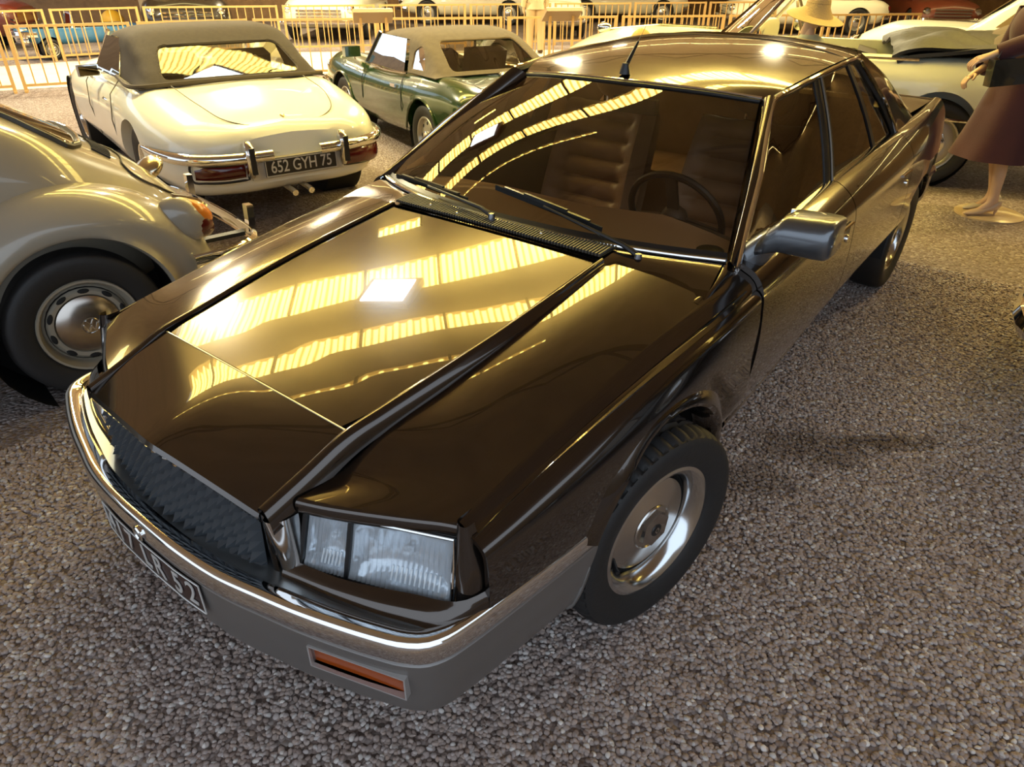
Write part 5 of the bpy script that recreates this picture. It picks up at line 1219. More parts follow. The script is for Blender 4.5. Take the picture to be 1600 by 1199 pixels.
MB().tube([wl2[0],wt2[0]],[.022,.017],8).build('windscreen_pillar',CHROME,wsc); MB().tube([wl2[-1],wt2[-1]],[.022,.017],8).build('windscreen_pillar',CHROME,wsc); MB().tube(wt2,.014,6).build('windscreen_header',CHROME,wsc)
MB().tube([(-.25,3.22,1.02),(-.42,3.10,1.06),(-.62,3.0,1.05)],.008,5).build('wiper',BLACKP,cv)
# bonnet crease and emblem
MB().tube([(0,3.35,1.005),(0,3.9,1.012),(0,4.5,.955)],.008,6).build('bonnet_trim',CHROME,cv)
MB().ell((0,4.55,.965),(.03,.08,.05),12,8).build('bonnet_emblem',CHROME,cv)
for s in (1,-1):
    MB().lathe([(1e-4,.02),(.075,.012),(.09,-.005),(.09,-.05)],'Y',24,(.56*s,4.86,.68)).build('headlamp',CHROME,cv)
    MB().tube([(.875*s,.5,.50),(.885*s,1.8,.52),(.875*s,3.2,.50),(.86*s,3.35,.50)],.012,6).build('side_trim',CHROME,cv)
    MB().tube([(.80*s,1.5,.895),(.80*s,2.3,.895),(.78*s,3.0,.91)],.010,6).build('door_top_trim',CHROME,cv)
for y0,nm in ((-.06,'rear_bumper'),(5.02,'front_bumper')):
    d=-1 if y0<1 else 1
    MB().tube(cr([(-.82,y0-.28*d,.50),(-.74,y0-.06*d,.50),(0,y0+.04*d,.50),(.74,y0-.06*d,.50),(.82,y0-.28*d,.50)],30),.05,8).build(nm,CHROME,cv)
# folded hood: crumpled black canvas heap around the rear of the cockpit
BLKCAN=mat('black_hood_canvas',(.012,.010,.008),.6,bump=(40,.3)); TANCAN=mat('hood_lining',(.085,.060,.036),.8,bump=(30,.3))
def fold(name,y0,y1,zz,hw,th,m,seed,sag=.02):
    rnd=random.Random(seed); rows=[]; ph=[rnd.uniform(0,6.3) for _ in range(6)]
    for i in range(15):
        t=i/14; y=y0+(y1-y0)*t; r=[]
        for k in range(33):
            u=-1+2*k/32; z=zz+th*math.sin(PI*t)**.6*(1-.15*abs(u)**3)+.018*math.sin(7*u+ph[0]+3*t)+.012*math.sin(15*u+ph[1]-5*t)+.010*math.sin(9*t+ph[2]+4*u)-sag*abs(u)**4
            r.append((u*hw,y+.05*math.sin(2*u+ph[3])-.18*abs(u)**3*(1 if name!='x' else 0)*0,z))
        rows.append(r)
    o=MB().add(*grid(rows)).build(name,m,cv,ang=60); solid(o,.025); return o
fold('folded_hood',.42,1.62,.90,.80,.12,BLKCAN,3); fold('folded_hood',.30,1.0,.95,.74,.13,TANCAN,8); fold('folded_hood',.95,1.75,.94,.76,.10,BLKCAN,5)
# ------------------------------------------------------------------ crowd barriers
BARP=mat('ochre_barrier_paint',(.58,.36,.13),.45,.2)
def barrier(p0,p1,h,label,group,feet=True,step=.155):
    p0,p1=Vector((*p0,0)),Vector((*p1,0)); d=(p1-p0); p0=p0+d.normalized()*.05; L=d.length-.10; rz=math.atan2(d.y,d.x)
    r=empty('barrier',p0,rz,label,'barrier',group)
    for nm,z in (('top_rail',h-.02),('lower_rail',.09)): MB().bar((0,0,z),(L,0,z),.035,.035).build(nm,BARP,r,smooth=False)
    for x in (.02,L-.02): MB().bar((x,0,0),(x,0,h),.045,.045,(0,1,0)).build('post',BARP,r,smooth=False)
    if feet:
        for x in (.02,L-.02): MB().bar((x,-.11,.015),(x,.11,.015),.04,.03).build('foot',BARP,r,smooth=False)
    n=max(2,int(L/step)); proto=None
    for i in range(1,n):
        x=L*i/n
        if proto is None: proto=MB().bar((0,0,.09),(0,0,h-.03),.018,.018,(0,1,0)).build('bar',BARP,r,smooth=False); o=proto
        else: o=proto.copy(); link(o,r)
        o.location=(x,0,0)
    return r
def walk(line,step):
    pts=[Vector((*p,0)) for p in line]; out=[]
    for a,b in zip(pts,pts[1:]):
        n=max(1,round((b-a).length/step)); out+=[(a.lerp(b,i/n),a.lerp(b,(i+1)/n)) for i in range(n)]
    return out
seen=['behind the nose of the white roadster','left of the tall gate post','at the far left edge','beside the blue low car','behind the brown canvas top','between the two canvas tops','in front of the wide cream car','behind the grey canvas top','under the first reading desk','right of the grey canvas top','by the standing visitor','under the second reading desk','behind the cream convertible bonnet','behind the convertible windscreen','behind the steering wheel','behind the straw hat','beyond the folded black hood','at the right end of the row']
NL=[(-11.75,1.2),(-10.93,3.63),(-9.6,6.75),(-1.75,16.6)]
for i,(a,b) in enumerate(walk(NL,1.95)): barrier((a.x,a.y),(b.x,b.y),.88,'ochre steel barrier of the near row, %s'%(['at the left edge','beside the gate gap at left','at the nose of the white roadster','behind the brown canvas top','in front of the wide cream car','left of the first reading desk','right of the first reading desk','behind the grey canvas top','left of the second reading desk','right of the second reading desk','behind the cream convertible','at the far right end'][min(i,11)]),'barriers of the near row')
FLn=[(-14.9,2.6),(-14.35,5.6),(-14.0,7.2),(-12.5,9.4),(-5.6,19.3)]
for i,(a,b) in enumerate(walk(FLn,2.1)): barrier((a.x,a.y),(b.x,b.y),.88,'ochre steel barrier of the far row, %s'%(['at the left edge','before the yellow ball','in front of the low blue car','in front of the dark red tourer','before the black car with round lamps','in front of the wide cream car','at the wheel of the wide cream car','before the white saloons','before the small pale hatchback','behind the standing visitor','before the white saloon far back','at its far end'][min(i,11)]),'barriers of the far row',False)
# reading desks with sloping boards beside the near barriers
DESK=mat('desk_beige',(.42,.30,.15),.5)
for i,(x,y,l) in enumerate(((-8.0,7.95,'sloping reading desk on two posts beside the wide cream car'),(-6.05,10.4,'sloping reading desk on two posts before the standing visitor'))):
    r=empty('reading_desk',(x,y,0),math.atan2(.78,.62),l,'desk','reading desks')
    MB().box((0,0,.93),(.62,.36,.05),Matrix.Rotation(-.5,3,'X')).build('board',DESK,r,smooth=False)
    MB().box((0,0,.962),(.60,.34,.012),Matrix.Rotation(-.5,3,'X')).build('panel_sheet',mat('pale_sheet',(.80,.74,.52),.4),r,smooth=False)
    for s in (-.2,.2): MB().bar((s,0,0),(s,0,.92),.04,.04,(0,1,0)).build('leg',BARP,r,smooth=False)
# pillars of the hall
for i,(x,y) in enumerate(((-17.2,9.2),(-13.5,20.5))):
    o=MB().box((0,0,H/2),(.55,.55,H)).build('pillar',mat('grey_brown_pillar',(.36,.27,.16),.7),smooth=False,loc=(x,y,0)); o.name='trim_pillar_%d'%(i+1); tag(o,kind='structure')
# ------------------------------------------------------------------ cars far behind the barriers
def far_car(name,label,x,y,h,L,W,zh,zr,paint,cab,open_top=False,group=None,round_lamps=True,grille=True,style='cap',R=.33):
    r=car_root(name,x,y,h,label,'car',group); w=W/2
    ST=[sec(0,.40,w*.7,.55,w*.80,zh*.80,w*.66,zh*.85),sec(L*.05,.30,w*.85,.55,w*.95,zh*.88,w*.80,zh*.94),sec(L*.25,.26,w*.88,.55,w,zh*.92,w*.84,zh*.98),sec(L*.55,.26,w*.88,.55,w,zh*.93,w*.84,zh*.98),sec(L*.75,.26,w*.88,.55,w*.99,zh*.92,w*.80,zh),sec(L*.92,.30,w*.82,.55,w*.94,zh*.86,w*.72,zh*.95),sec(L*.98,.36,w*.74,.52,w*.84,zh*.76,w*.62,zh*.82),sec(L,.44,w*.6,.52,w*.66,zh*.66,w*.5,zh*.70)]
    yr,yf=L*.20,L*.79
    hull('body',ST,paint,r,60,26,arch_cut(yr,R,R+.03,w*.6,1.1)+arch_cut(yf,R,R+.03,w*.6,1.1))
    for yy in (yr,yf):
        for s in (1,-1): wheel(r,((w-.11)*s,yy,R),s,R,.16,R*.62,style)
    MB().box((0,L*.5,.45),(w*1.1,L*.8,.25)).build('underbody',BLACKM,r)
    if not open_top:
        c0,c1,c2,c3=[L*t for t in cab]; wb,wt=w*.86,w*.68
        def cs(y,b,t,ww,wtt): return (y,[(0,b),(ww*.9,b),(ww,b+.01),(ww*.6+wtt*.4,b*.55+t*.45),(wtt,t*.94+b*.06),(wtt*.6,t-.004),(0,t)])
        zb=zh*.94
        hull('cabin',[cs(c0,zb-.02,zb+.03,wb,wb*.9),cs(c0*.6+c1*.4,zb-.02,zb+(zr-zb)*.55,wb,wt*1.1),cs(c1,zb-.02,zr-.03,wb,wt),cs((c1+c2)/2,zb-.02,zr,wb,wt),cs(c2,zb-.02,zr-.03,wb,wt),cs(c3*.5+c2*.5,zb-.02,zb+(zr-zb)*.5,wb,wt*1.1),cs(c3,zb-.02,zb+.03,wb,wb*.92)],paint,r,40,20)
        gm=mat('far_glass',(.16,.11,.05),.1,0.,coat=1.)
        e=.022
        for (ya,yb,nm) in ((c3,c2,'windscreen'),(c0,c1,'rear_window')):
            d=1 if ya>yb else -1; A_=lambda t:ya+(yb-ya)*t; Z_=lambda t:zb+(zr-zb)*t
            v=[Vector((s*(wb*.86+(wt*.84-wb*.86)*t),A_(t)+e*d,Z_(t)+.03)) for s,t in ((-1,.14),(1,.14),(1,.84),(-1,.84))]
            o=MB().add(v,[(0,1,2,3)]).build(nm,gm,r,smooth=False); solid(o,.01)
        for s in (1,-1):
            mid=(c1+c2)/2
            for q0,q1,q2,q3 in ((c0+.30,mid-.05,c1+.08,mid-.05),(mid+.05,c3-.34,mid+.05,c2-.08)):
                zt=zr-.10; v=[Vector((s*(wb+.005),q0,zb+.05)),Vector((s*(wb+.005),q1,zb+.05)),Vector((s*(wt+.03),q3,zt)),Vector((s*(wt+.03),q2,zt))]
                o=MB().add(v,[(0,1,2,3)]).build('side_window',gm,r,smooth=False); solid(o,.01)
    else:
        MB().box((0,L*.36,zh*.97),(w*1.3,L*.16,.16)).build('folded_hood',CANVAS,r); MB().box((0,L*.48,zh*.94),(w*1.2,L*.10,.10)).build('seat',SEATD,r)
        MB().add(*grid([[(-w*.7,L*.58,zh*.96),(w*.7,L*.58,zh*.96)],[(-w*.6,L*.55,zh+.30),(w*.6,L*.55,zh+.30)]],4,3)).build('windscreen',SGLASS,r); MB().tube([(-w*.7,L*.58,zh*.96),(-w*.6,L*.55,zh+.30),(w*.6,L*.55,zh+.30),(w*.7,L*.58,zh*.96)],.018,6).build('windscreen_frame',CHROME,r)
    for s in (1,-1):
        MB().lathe([(1e-4,.06),(.06,.055),(.085,.02),(.095,-.06)],'Y',20,(w*.72*s,L*.985,zh*.70)).build('headlamp',CHROME,r)
        MB().box((w*.72*s,.02,zh*.72),(.16,.06,.10)).build('tail_lamp',RED,r)
    for k in range(4): MB().bar((-w*.52,L+.01,.48+.07*k),(w*.52,L+.01,.48+.07*k),.03,.03).build('grille_bar',CHROME,r)
    for y0,d,nm in ((-.05,-1,'rear_bumper'),(L+.05,1,'front_bumper')): MB().tube(cr([(-w*.98,y0-.30*d,.45),(-w*.9,y0-.06*d,.45),(0,y0+.03*d,.45),(w*.9,y0-.06*d,.45),(w*.98,y0-.30*d,.45)],20),.055,8).build(nm,CHROME,r)
    return r
def place(front,fwd,L):  # rear position and heading from the front centre and a direction
    f=Vector((*fwd,0)).normalized(); return front[0]-f.x*L,front[1]-f.y*L,math.degrees(math.atan2(f.x,f.y))
WHITE=mat('white_car_paint',(.78,.72,.52),.35,coat=.6); DRED=mat('dark_red_paint',(.09,.012,.006),.35,coat=.6); BLUE=mat('sky_blue_paint',(.035,.17,.36),.3,coat=.6); BLK=mat('black_car_paint',(.02,.015,.01),.25,coat=.8); PCREAM=mat('pale_cream_paint',(.80,.77,.58),.3,coat=.7); BRED=mat('brown_red_paint',(.14,.03,.012),.4,coat=.5)
far_car('saloon_car','wide cream car with chrome bar grille behind the barriers, facing the camera',*place((-13.3,11.0),(.60,-.72),5.2),5.2,2.0,1.02,1.55,PCREAM,(.12,.28,.50,.64),group=None)
far_car('touring_car','black old car with two round headlamps behind the brown canvas top',*place((-14.6,8.5),(.87,-.5),4.4),4.4,1.95,1.02,1.65,BLK,(.10,.22,.48,.60))
far_car('racing_car','low sky blue open car behind the barriers at left',*place((-15.05,5.25),(-.21,-.98),2.1),2.1,1.0,.50,.62,BLUE,(.3,.4,.5,.6),open_top=True,R=.19)
far_car('touring_car','dark red open car with folded top behind the low blue car',*place((-19.6,3.2),(-.60,-.80),3.9),3.9,1.6,.95,1.3,DRED,(.3,.4,.5,.6),open_top=True)
far_car('saloon_car','white saloon behind the grey canvas top, the left one of two',*place((-16.6,16.8),(-.78,-.62),4.2),4.2,1.7,.90,1.38,WHITE,(.10,.26,.55,.72))
far_car('saloon_car','white saloon behind the grey canvas top, the right one of two',*place((-13.4,20.6),(-.78,-.62),4.2),4.2,1.7,.90,1.38,WHITE,(.08,.22,.58,.74))
far_car('hatchback','small pale hatchback facing the camera left of the standing visitor',*place((-9.75,15.5),(.60,-.80),3.7),3.7,1.55,.85,1.35,WHITE,(.05,.14,.56,.74))
far_car('saloon_car','white saloon far back behind the cream convertible bonnet',*place((-7.6,20.6),(-.80,-.60),4.3),4.3,1.7,.92,1.4,WHITE,(.12,.28,.55,.70))
far_car('saloon_car','brown red saloon far back behind the folded black hood',*place((-2.2,22.6),(.45,-.89),4.3),4.3,1.7,.92,1.4,BRED,(.12,.28,.55,.70))
far_car('saloon_car','pale yellow rounded saloon beyond the folded black hood at right',*place((-1.75,12.75),(-.98,.10),4.4),4.4,1.75,.98,1.45,PCREAM,(.12,.28,.50,.64))
far_car('saloon_car','dark saloon car peeping in at the right edge, chrome bumper end only',*place((1.665,3.50),(-1.,.05),4.3),4.3,1.72,.78,1.35,BLK,(.12,.28,.55,.70))
o=MB().ell((0,0,0),(.28,.28,.28),20,12).build('ball',mat('yellow_ball_paint',(.75,.42,.03),.5),None,loc=(-19.0,8.9,.29)); tag(o,'large yellow round object by the grey pillar at upper left','ball')
# ------------------------------------------------------------------ figures
SKIN=mat('mannequin_skin',(.62,.40,.24),.5); HAIR=mat('blond_hair',(.55,.34,.12),.7,bump=(60,.5))
def skin_mesh(name,joints,edges,m,parent,root,sub=2):
    idx={k:i for i,k in enumerate(joints)}; me=bpy.data.meshes.new(name); me.from_pydata([joints[k][0] for k in joints],[(idx[a],idx[b]) for a,b in edges],[])
    bm=bmesh.new(); bm.from_mesh(me); lay=bm.verts.layers.skin.verify(); bm.verts.ensure_lookup_table()
    for k,i in idx.items():
        r=joints[k][1]; r=r if isinstance(r,tuple) else (r,r); bm.verts[i][lay].radius=r; bm.verts[i][lay].use_root=(k==root)
    bm.to_mesh(me); bm.free(); o=bpy.data.objects.new(name,me); link(o,parent)
    o.modifiers.new('skin','SKIN'); sm=o.modifiers.new('sub','SUBSURF'); sm.levels=sub; sm.render_levels=sub
    bpy.context.view_layer.update(); apply_mods(o); o.data.materials.clear(); o.data.materials.append(m)
    o.data.polygons.foreach_set('use_smooth',[True]*len(o.data.polygons)); return o
def hand_edges(J,E,wrist,tag_,base,dirv,side,curl,up,s=1.):
    # palm plus five bent fingers, dirv = pointing direction, side = thumb direction, up = back of hand
    d=Vector(dirv).normalized(); sd=Vector(side).normalized(); u=Vector(up).normalized(); b=Vector(base)
    J[tag_+'palm']=(tuple(b+d*.045*s),(.030*s,.016*s)); E.append((wrist,tag_+'palm'))
    for i,(off,L) in enumerate(((.027,.072),(.009,.080),(-.009,.075),(-.026,.060))):
        k=b+d*.088*s+sd*off*s; J[tag_+'k%d'%i]=(tuple(k),.0095*s); E.append((tag_+'palm',tag_+'k%d'%i))
        p1=k+(d*math.cos(curl*.5)-u*math.sin(curl*.5))*L*.5*s; p2=p1+(d*math.cos(curl*1.4)-u*math.sin(curl*1.4))*L*.5*s
        J[tag_+'m%d'%i]=(tuple(p1),.0085*s); J[tag_+'t%d'%i]=(tuple(p2),.0070*s); E+=[(tag_+'k%d'%i,tag_+'m%d'%i),(tag_+'m%d'%i,tag_+'t%d'%i)]
    t0=b+d*.035*s+sd*.036*s; t1=t0+(d*.7+sd*.6-u*.3).normalized()*.034*s; t2=t1+(d*.9+sd*.1-u*.4).normalized()*.028*s
    J[tag_+'th0']=(tuple(t0),.011*s); J[tag_+'th1']=(tuple(t1),.0095*s); J[tag_+'th2']=(tuple(t2),.0075*s); E+=[(tag_+'palm',tag_+'th0'),(tag_+'th0',tag_+'th1'),(tag_+'th1',tag_+'th2')]
def head(parent,c,R,skin=SKIN,s=1.,hair=HAIR,long=False,hat=False):
    # c = centre of the skull, R = rotation whose -y is the face
    v=[];f=[];nu,nv=28,20
    for j in range(nv+1):
        t=-PI/2+PI*j/nv
        for i in range(nu):
            a=2*PI*i/nu; x=.074*math.cos(t)*math.sin(a); y=-.095*math.cos(t)*math.cos(a); z=.115*math.sin(t)
            fr=max(0,math.cos(a))*math.cos(t)
            if z<0: k=1-.30*(-z/.115)**1.5; x*=k; y=y*k-.012*(-z/.115)*fr
            nose=math.exp(-((x/.012)**2+((z+.012)/.026)**2))*fr; y-=.024*nose
            eye=math.exp(-(((abs(x)-.032)/.014)**2+((z-.008)/.010)**2))*fr; y+=.010*eye
            mouth=math.exp(-((x/.024)**2+((z+.062)/.007)**2))*fr; y-=.005*mouth
            chin=math.exp(-((x/.025)**2+((z+.098)/.016)**2))*fr; y-=.010*chin
            v.append(Vector((x,y,z))*s)
    for j in range(nv):
        for i in range(nu): f.append((j*nu+i,j*nu+(i+1)%nu,(j+1)*nu+(i+1)%nu,(j+1)*nu+i))
    b=MB().add(v,f)
    for q in (1,-1): b.ell((.074*s*q,.012*s,-.01*s),(.010*s,.022*s,.034*s),10,8)
    b.tube([(0,.018*s,-.07*s),(0,.026*s,-.17*s)],[.050*s,.052*s],12)
    b.v=[R@p+c for p in b.v]; h=b.build('head',skin,parent,ang=80)
    e=MB()
    for q in (1,-1): e.ell((.031*s*q,-.078*s,.008*s),(.012*s,.008*s,.008*s),10,8)
    e.v=[R@p+c for p in e.v]; e.build('eyes',mat('eye_dark',(.03,.02,.02),.2),h)
    l=MB().ell((0,-.098*s,-.062*s),(.022*s,.007*s,.008*s),12,8); l.v=[R@p+c for p in l.v]; l.build('lips',mat('lip_red',(.40,.08,.06),.4),h)
    hb=MB(); rnd=random.Random(4); nu,nv=30,16; v=[];f=[]
    for j in range(nv+1):
        t=(-.55 if not long else -1.05)+(PI/2+(.55 if not long else 1.05))*j/nv
        for i in range(nu):
            a=2*PI*i/nu; fr=math.cos(a); lo=t
            if fr>.35: lo=max(t,.42+.25*(fr-.35))
            k=1.10+.03*math.sin(9*a+5*t); v.append(Vector((.080*k*math.cos(lo)*math.sin(a),-.100*k*math.cos(lo)*math.cos(a)+.006,.120*k*math.sin(lo)+.004))*s)
    for j in range(nv):
        for i in range(nu): f.append((j*nu+i,j*nu+(i+1)%nu,(j+1)*nu+(i+1)%nu,(j+1)*nu+i))
    hb.add(v,f); hb.v=[R@p+c for p in hb.v]; hb.build('hair',hair,parent,ang=80)
    if hat:
        hm=MB(); n=40; prof=[(.245,.010),(.20,.030),(.150,.045),(.105,.060),(.098,.11),(.080,.150),(.04,.165),(1e-4,.167)]
        v=[];f=[]
        for k in range(n):
            a=2*PI*k/n
            for r_,z in prof: v.append(Vector((r_*math.cos(a),r_*math.sin(a),z+(.03*math.sin(a)-.035 if r_>.14 else 0)))*s)
        m_=len(prof)
        for k in range(n):
            for i in range(m_-1): f.append((k*m_+i,((k+1)%n)*m_+i,((k+1)%n)*m_+i+1,k*m_+i+1))
        hm.add(v,f); Rt=R@Matrix.Rotation(-.15,3,'X'); hm.v=[Rt@p+c for p in hm.v]; ho=hm.build('straw_hat',mat('straw',(.40,.28,.12),.7,bump=(90,.4)),parent,ang=60); solid(ho,.006)
        bd=MB().lathe([(.101*s,.062*s),(.101*s,.092*s)],'Z',32); bd.v=[Rt@p+c for p in bd.v]; bd.build('hat_band',mat('band_brown',(.20,.12,.06),.7),ho)
    return h
def loft_rings(name,rings,m,parent,n=28,cap=False,wob=0.,th=0.):
    # rings: (centre, rx, ry, axis-x vector, axis-y vector)
    R=[]
    for k,(c,rx,ry,ax,ay) in enumerate(rings):
        c=Vector(c); ax=Vector(ax); ay=Vector(ay); R.append([c+ax*rx*math.cos(2*PI*i/n)*(1+wob*(k/len(rings))*math.sin(7*2*PI*i/n+k*.3))+ay*ry*math.sin(2*PI*i/n)*(1+wob*(k/len(rings))*math.sin(7*2*PI*i/n+k*.3)) for i in range(n)])
    cols=[cr([r[i] for r in R],len(R)*4) for i in range(n)]; nv=len(R)*4; v=[];f=[]
    for j in range(nv): v+=[cols[i][j] for i in range(n)]
    for j in range(nv-1):
        for i in range(n): f.append((j*n+i,j*n+(i+1)%n,(j+1)*n+(i+1)%n,(j+1)*n+i))
    if cap: f.append(tuple(range(n))[::-1]); f.append(tuple((nv-1)*n+i for i in range(n)))
    o=MB().add(v,f).build(name,m,parent,ang=70)
    if th: solid(o,th)
    return o
X_,Y_,Z_=(1,0,0),(0,1,0),(0,0,1)
# --- dressmaker's figure in a burgundy coat dress on a pale round base (faces -y locally)
fx,fy=1.005,6.06
face=math.atan2(-.62,-.78)+PI/2   # local -y looks towards (-.78,-.62)
mq=empty('mannequin',(fx,fy,0),face,'mannequin in a burgundy coat dress holding a black handbag at right edge','mannequin')
MB().lathe([(1e-4,.024),(.225,.022),(.245,.012),(.245,.0)],'Z',48,(0,.13,0)).build('base_plate',mat('base_wood',(.50,.36,.20),.3,coat=.5),mq)
J={};E=[]
def leg(tag_,x,y0):
    J[tag_+'hip']=((x*.9,.02,.90),.085); J[tag_+'knee']=((x,.0+y0*.4,.50),.052); J[tag_+'calf']=((x,.03+y0*.7,.36),.050); J[tag_+'ank']=((x,.055+y0,.125),.029); J[tag_+'heel']=((x,.085+y0,.090),.026); J[tag_+'ball']=((x,-.035+y0,.045),.030); J[tag_+'toe']=((x,-.095+y0,.040),.018)
    E.extend([('pel',tag_+'hip'),(tag_+'hip',tag_+'knee'),(tag_+'knee',tag_+'calf'),(tag_+'calf',tag_+'ank'),(tag_+'ank',tag_+'heel'),(tag_+'ank',tag_+'ball'),(tag_+'ball',tag_+'toe')])
J['pel']=((0,.01,.98),(.13,.09)); leg('a',.075,.02); leg('b',-.07,.10)
J['waist']=((0,0,1.15),(.105,.08)); J['chest']=((0,.0,1.34),(.13,.09)); J['neck']=((0,.015,1.50),.048); J['nk2']=((0,.005,1.56),.047); E+=[('pel','waist'),('waist','chest'),('chest','neck'),('neck','nk2')]
for t,sx,el,wr in (('l',1,(.27,-.17,1.27),(.17,-.37,1.165)),('r',-1,(-.25,-.02,1.13),(-.20,-.20,1.02))):
    J[t+'sh']=((.165*sx,.01,1.42),.055); J[t+'el']=(el,.040); J[t+'wr']=(wr,.026); E+=[('chest',t+'sh'),(t+'sh',t+'el'),(t+'el',t+'wr')]
    d=(Vector(wr)-Vector(el)).normalized(); hand_edges(J,E,t+'wr',t,Vector(wr)+d*.012,d,Vector((-sx,0,.25)),1.1,Vector((0,-.5,1)) ,1.)
skin_mesh('body',J,E,SKIN,mq,'pel')
head(mq,Vector((0,-.015,1.66)),Matrix.Identity(3),hair=mat('dark_hair',(.06,.03,.015),.6))
BURG=mat('burgundy_cloth',(.050,.005,.007),.8,noise=(5,(.040,.004,.006)),bump=(120,.15),sheen=.2)
loft_rings('coat_dress',[((0,.0,1.475),.085,.07,X_,Y_),((0,.0,1.43),.185,.10,X_,Y_),((0,-.01,1.33),.195,.13,X_,Y_),((0,0,1.16),.145,.115,X_,Y_),((0,.01,.98),.195,.15,X_,Y_),((0,.01,.80),.235,.20,X_,Y_),((0,.01,.60),.275,.255,X_,Y_),((0,.01,.455),.305,.30,X_,Y_)],BURG,mq,56,wob=.035,th=.008)
for t in ('l','r'):
    a,b_,c_=[Vector(J[t+k][0]) for k in ('sh','el','wr')]; c_=b_.lerp(c_,.85); MB().tube(cr([a+Vector((0,0,.01)),a.lerp(b_,.5),b_,b_.lerp(c_,.5),c_],18),[.078-.0012*i for i in range(18)],14,caps=False).build('sleeve',BURG,mq)
for x,y0 in ((.075,.02),(-.07,.10)):
    SH=mat('pale_shoe',(.55,.47,.33),.35,coat=.3) if x<0 else mat('beige_shoe',(.58,.40,.24),.4,coat=.3)
    sh=loft_rings('shoe',[((x,y0+.118,.105),.022,.030,X_,Z_),((x,y0+.085,.095),.034,.040,X_,Z_),((x,y0+.02,.066),.032,.026,X_,Z_),((x,y0-.04,.047),.040,.024,X_,Z_),((x,y0-.10,.040),.034,.018,X_,Z_),((x,y0-.145,.034),.010,.008,X_,Z_)],SH,mq,20,cap=True)
    MB().tube([(x,y0+.105,.085),(x,y0+.100,.026)],[.018,.007],8).build('heel',SH,sh)
bag=empty('handbag',(fx,fy,0),face,'black rectangular handbag held by the burgundy mannequin','handbag')
MB().box((.235,-.24,1.075),(.08,.30,.17),Matrix.Rotation(.1,3,'X')).build('bag_body',mat('black_patent',(.012,.013,.010),.2,coat=1.),bag)
MB().tube([(.235,-.36,1.155),(.235,-.355,1.195),(.235,-.24,1.205),(.235,-.14,1.19),(.235,-.13,1.14)],.007,6).build('bag_handle',mat('black_patent'),bag)
MB().box((.279,-.10,1.10),(.008,.03,.07)).build('clasp',CHROME,bag)
# --- standing figure with a wide straw hat, between the saloon and the convertible
dr=empty('mannequin',(-.52,5.98,0),math.radians(70),'mannequin in pale clothes and a wide straw hat behind the dark roof','mannequin')
K=.85
J={'pel':((0,.0,.93),(.12,.09)),'waist':((0,.0,1.09),(.10,.08)),'chest':((0,.0,1.27),(.125,.09)),'neck':((0,.01,1.43),.046),'nk2':((0,0,1.50),.045)}; E=[('pel','waist'),('waist','chest'),('chest','neck'),('neck','nk2')]
for t,sx in (('l',1),('r',-1)):
    J[t+'hip']=((.08*sx,0,.86),.08); J[t+'kn']=((.085*sx,-.01,.47),.052); J[t+'an']=((.085*sx,.02,.09),.032); J[t+'to']=((.095*sx,-.12,.035),.03); E+=[('pel',t+'hip'),(t+'hip',t+'kn'),(t+'kn',t+'an'),(t+'an',t+'to')]
    J[t+'sh']=((.16*sx,.01,1.35),.05); J[t+'el']=((.22*sx,.03,1.08),.038); J[t+'wr']=((.20*sx,-.12,.87),.026); E+=[('chest',t+'sh'),(t+'sh',t+'el'),(t+'el',t+'wr')]
    d=(Vector(J[t+'wr'][0])-Vector(J[t+'el'][0])).normalized(); hand_edges(J,E,t+'wr',t,Vector(J[t+'wr'][0])+d*.012,d,Vector((-sx,0,.3)),.6,Vector((0,-.5,1)))
J={k:(tuple(K*c for c in p),(K*r if not isinstance(r,tuple) else tuple(K*q for q in r))) for k,(p,r) in J.items()}
skin_mesh('body',J,E,SKIN,dr,'pel')
PG=mat('pale_green_cloth',(.52,.55,.36),.8,bump=(60,.3))
loft_rings('pale_dress',[((0,.01*K,1.41*K),.075*K,.065*K,X_,Y_),((0,.0,1.36*K),.175*K,.10*K,X_,Y_),((0,0,1.24*K),.185*K,.13*K,X_,Y_),((0,0,1.06*K),.14*K,.115*K,X_,Y_),((0,0,.88*K),.19*K,.15*K,X_,Y_),((0,0,.50*K),.26*K,.24*K,X_,Y_)],PG,dr,32,wob=.03,th=.006)
for t in ('l','r'):
    a,b_,c_=[Vector(J[t+k][0]) for k in ('sh','el','wr')]; MB().tube(cr([a,a.lerp(b_,.5),b_,b_.lerp(c_,.8)],14),.052,12,caps=False).build('sleeve',PG,dr)
head(dr,Vector((0,-.02*K,1.585*K)),Matrix.Rotation(.25,3,'X'),s=.92,hat=True)
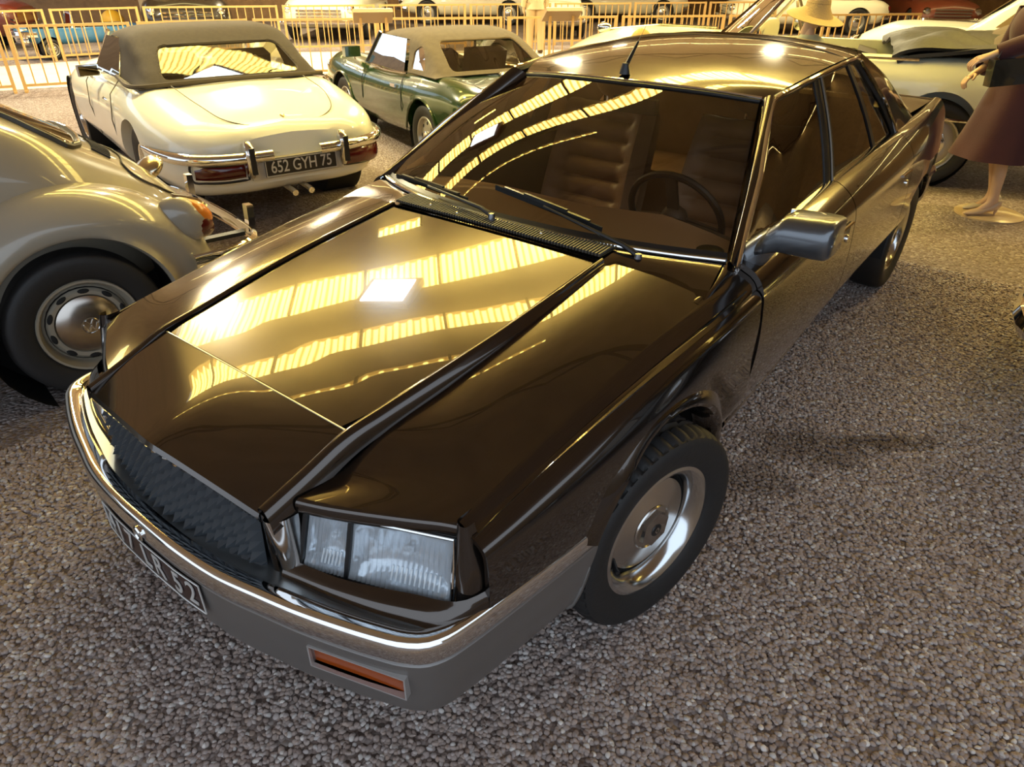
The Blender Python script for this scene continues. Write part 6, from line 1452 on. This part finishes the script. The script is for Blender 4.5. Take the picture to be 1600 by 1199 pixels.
# --- small blond figure between the green roadster and the cream convertible
kd=empty('mannequin',(-1.86,5.60,0),2.4,'small blond child mannequin, only the hair showing above the dark roof','mannequin')
J={'pel':((0,0,.56),(.09,.07)),'waist':((0,0,.68),(.08,.065)),'chest':((0,0,.82),(.095,.07)),'neck':((0,.005,.93),.036),'nk2':((0,0,.97),.035)}; E=[('pel','waist'),('waist','chest'),('chest','neck'),('neck','nk2')]
for t,sx in (('l',1),('r',-1)):
    J[t+'hip']=((.05*sx,0,.52),.055); J[t+'kn']=((.055*sx,-.005,.29),.038); J[t+'an']=((.055*sx,.01,.06),.026); J[t+'to']=((.06*sx,-.09,.03),.024); E+=[('pel',t+'hip'),(t+'hip',t+'kn'),(t+'kn',t+'an'),(t+'an',t+'to')]
    J[t+'sh']=((.115*sx,0,.88),.036); J[t+'el']=((.16*sx,.01,.72),.027); J[t+'wr']=((.17*sx,-.04,.57),.020); E+=[('chest',t+'sh'),(t+'sh',t+'el'),(t+'el',t+'wr')]
    hand_edges(J,E,t+'wr',t,Vector(J[t+'wr'][0])+Vector((0,0,-.008)),Vector((0,-.1,-1)),Vector((0,-1,0)),.5,Vector((sx,0,0)),.75)
skin_mesh('body',J,E,SKIN,kd,'pel')
loft_rings('frock',[((0,0,.91),.05,.045,X_,Y_),((0,0,.88),.125,.075,X_,Y_),((0,0,.68),.10,.085,X_,Y_),((0,0,.40),.20,.19,X_,Y_)],mat('pale_frock',(.70,.58,.40),.8),kd,28,wob=.05,th=.005)
head(kd,Vector((0,-.01,1.07)),Matrix.Identity(3),s=.93,long=True)
# --- visitor walking between the two rows of barriers
vs=empty('person',(-8.35,12.75,0),-2.2,'visitor in tan clothes standing between the barrier rows, legs and waist showing','person')
J={'pel':((0,0,.95),(.13,.10)),'waist':((0,0,1.12),(.125,.095)),'chest':((0,0,1.34),(.145,.105)),'neck':((0,.01,1.50),.052),'nk2':((0,0,1.57),.052)}; E=[('pel','waist'),('waist','chest'),('chest','neck'),('neck','nk2')]
for t,sx in (('l',1),('r',-1)):
    J[t+'hip']=((.09*sx,0,.90),.09); J[t+'kn']=((.10*sx,-.04*sx-.02,.49),.06); J[t+'an']=((.105*sx,-.06*sx+.03,.09),.04); J[t+'to']=((.12*sx,-.06*sx-.13,.035),.036); E+=[('pel',t+'hip'),(t+'hip',t+'kn'),(t+'kn',t+'an'),(t+'an',t+'to')]
    J[t+'sh']=((.185*sx,0,1.43),.055); J[t+'el']=((.24*sx,.03,1.14),.042); J[t+'wr']=((.24*sx,-.08,.90),.028); E+=[('chest',t+'sh'),(t+'sh',t+'el'),(t+'el',t+'wr')]
    hand_edges(J,E,t+'wr',t,Vector(J[t+'wr'][0])+Vector((0,0,-.01)),Vector((0,-.2,-1)),Vector((0,-1,0)),.5,Vector((sx,0,0)))
skin_mesh('body',J,E,SKIN,vs,'pel')
TROU=mat('tan_trousers',(.50,.34,.17),.8,bump=(50,.2)); JACK=mat('light_jacket',(.62,.48,.28),.8,bump=(50,.2))
for t in ('l','r'):
    a,b_,c_=[Vector(J[t+k][0]) for k in ('hip','kn','an')]; MB().tube(cr([a+Vector((0,0,.06)),a.lerp(b_,.5),b_,b_.lerp(c_,.5),c_+Vector((0,0,-.02))],18),[.115-.0028*i for i in range(18)],14,caps=False).build('trouser_leg',TROU,vs)
    a,b_,c_=[Vector(J[t+k][0]) for k in ('sh','el','wr')]; MB().tube(cr([a,a.lerp(b_,.5),b_,c_],14),.060,12,caps=False).build('sleeve',JACK,vs)
    q=Vector(J[t+'to'][0]); MB().ell((q.x,q.y+.07,.045),(.050,.14,.045),14,8).build('shoe',mat('brown_shoe',(.10,.05,.02),.4),vs)
loft_rings('jacket',[((0,0,1.50),.075,.07,X_,Y_),((0,0,1.45),.19,.11,X_,Y_),((0,0,1.30),.20,.14,X_,Y_),((0,0,1.08),.175,.135,X_,Y_),((0,0,.84),.19,.155,X_,Y_)],JACK,vs,28,th=.006)
head(vs,Vector((0,-.015,1.68)),Matrix.Identity(3),hair=mat('dark_hair'))
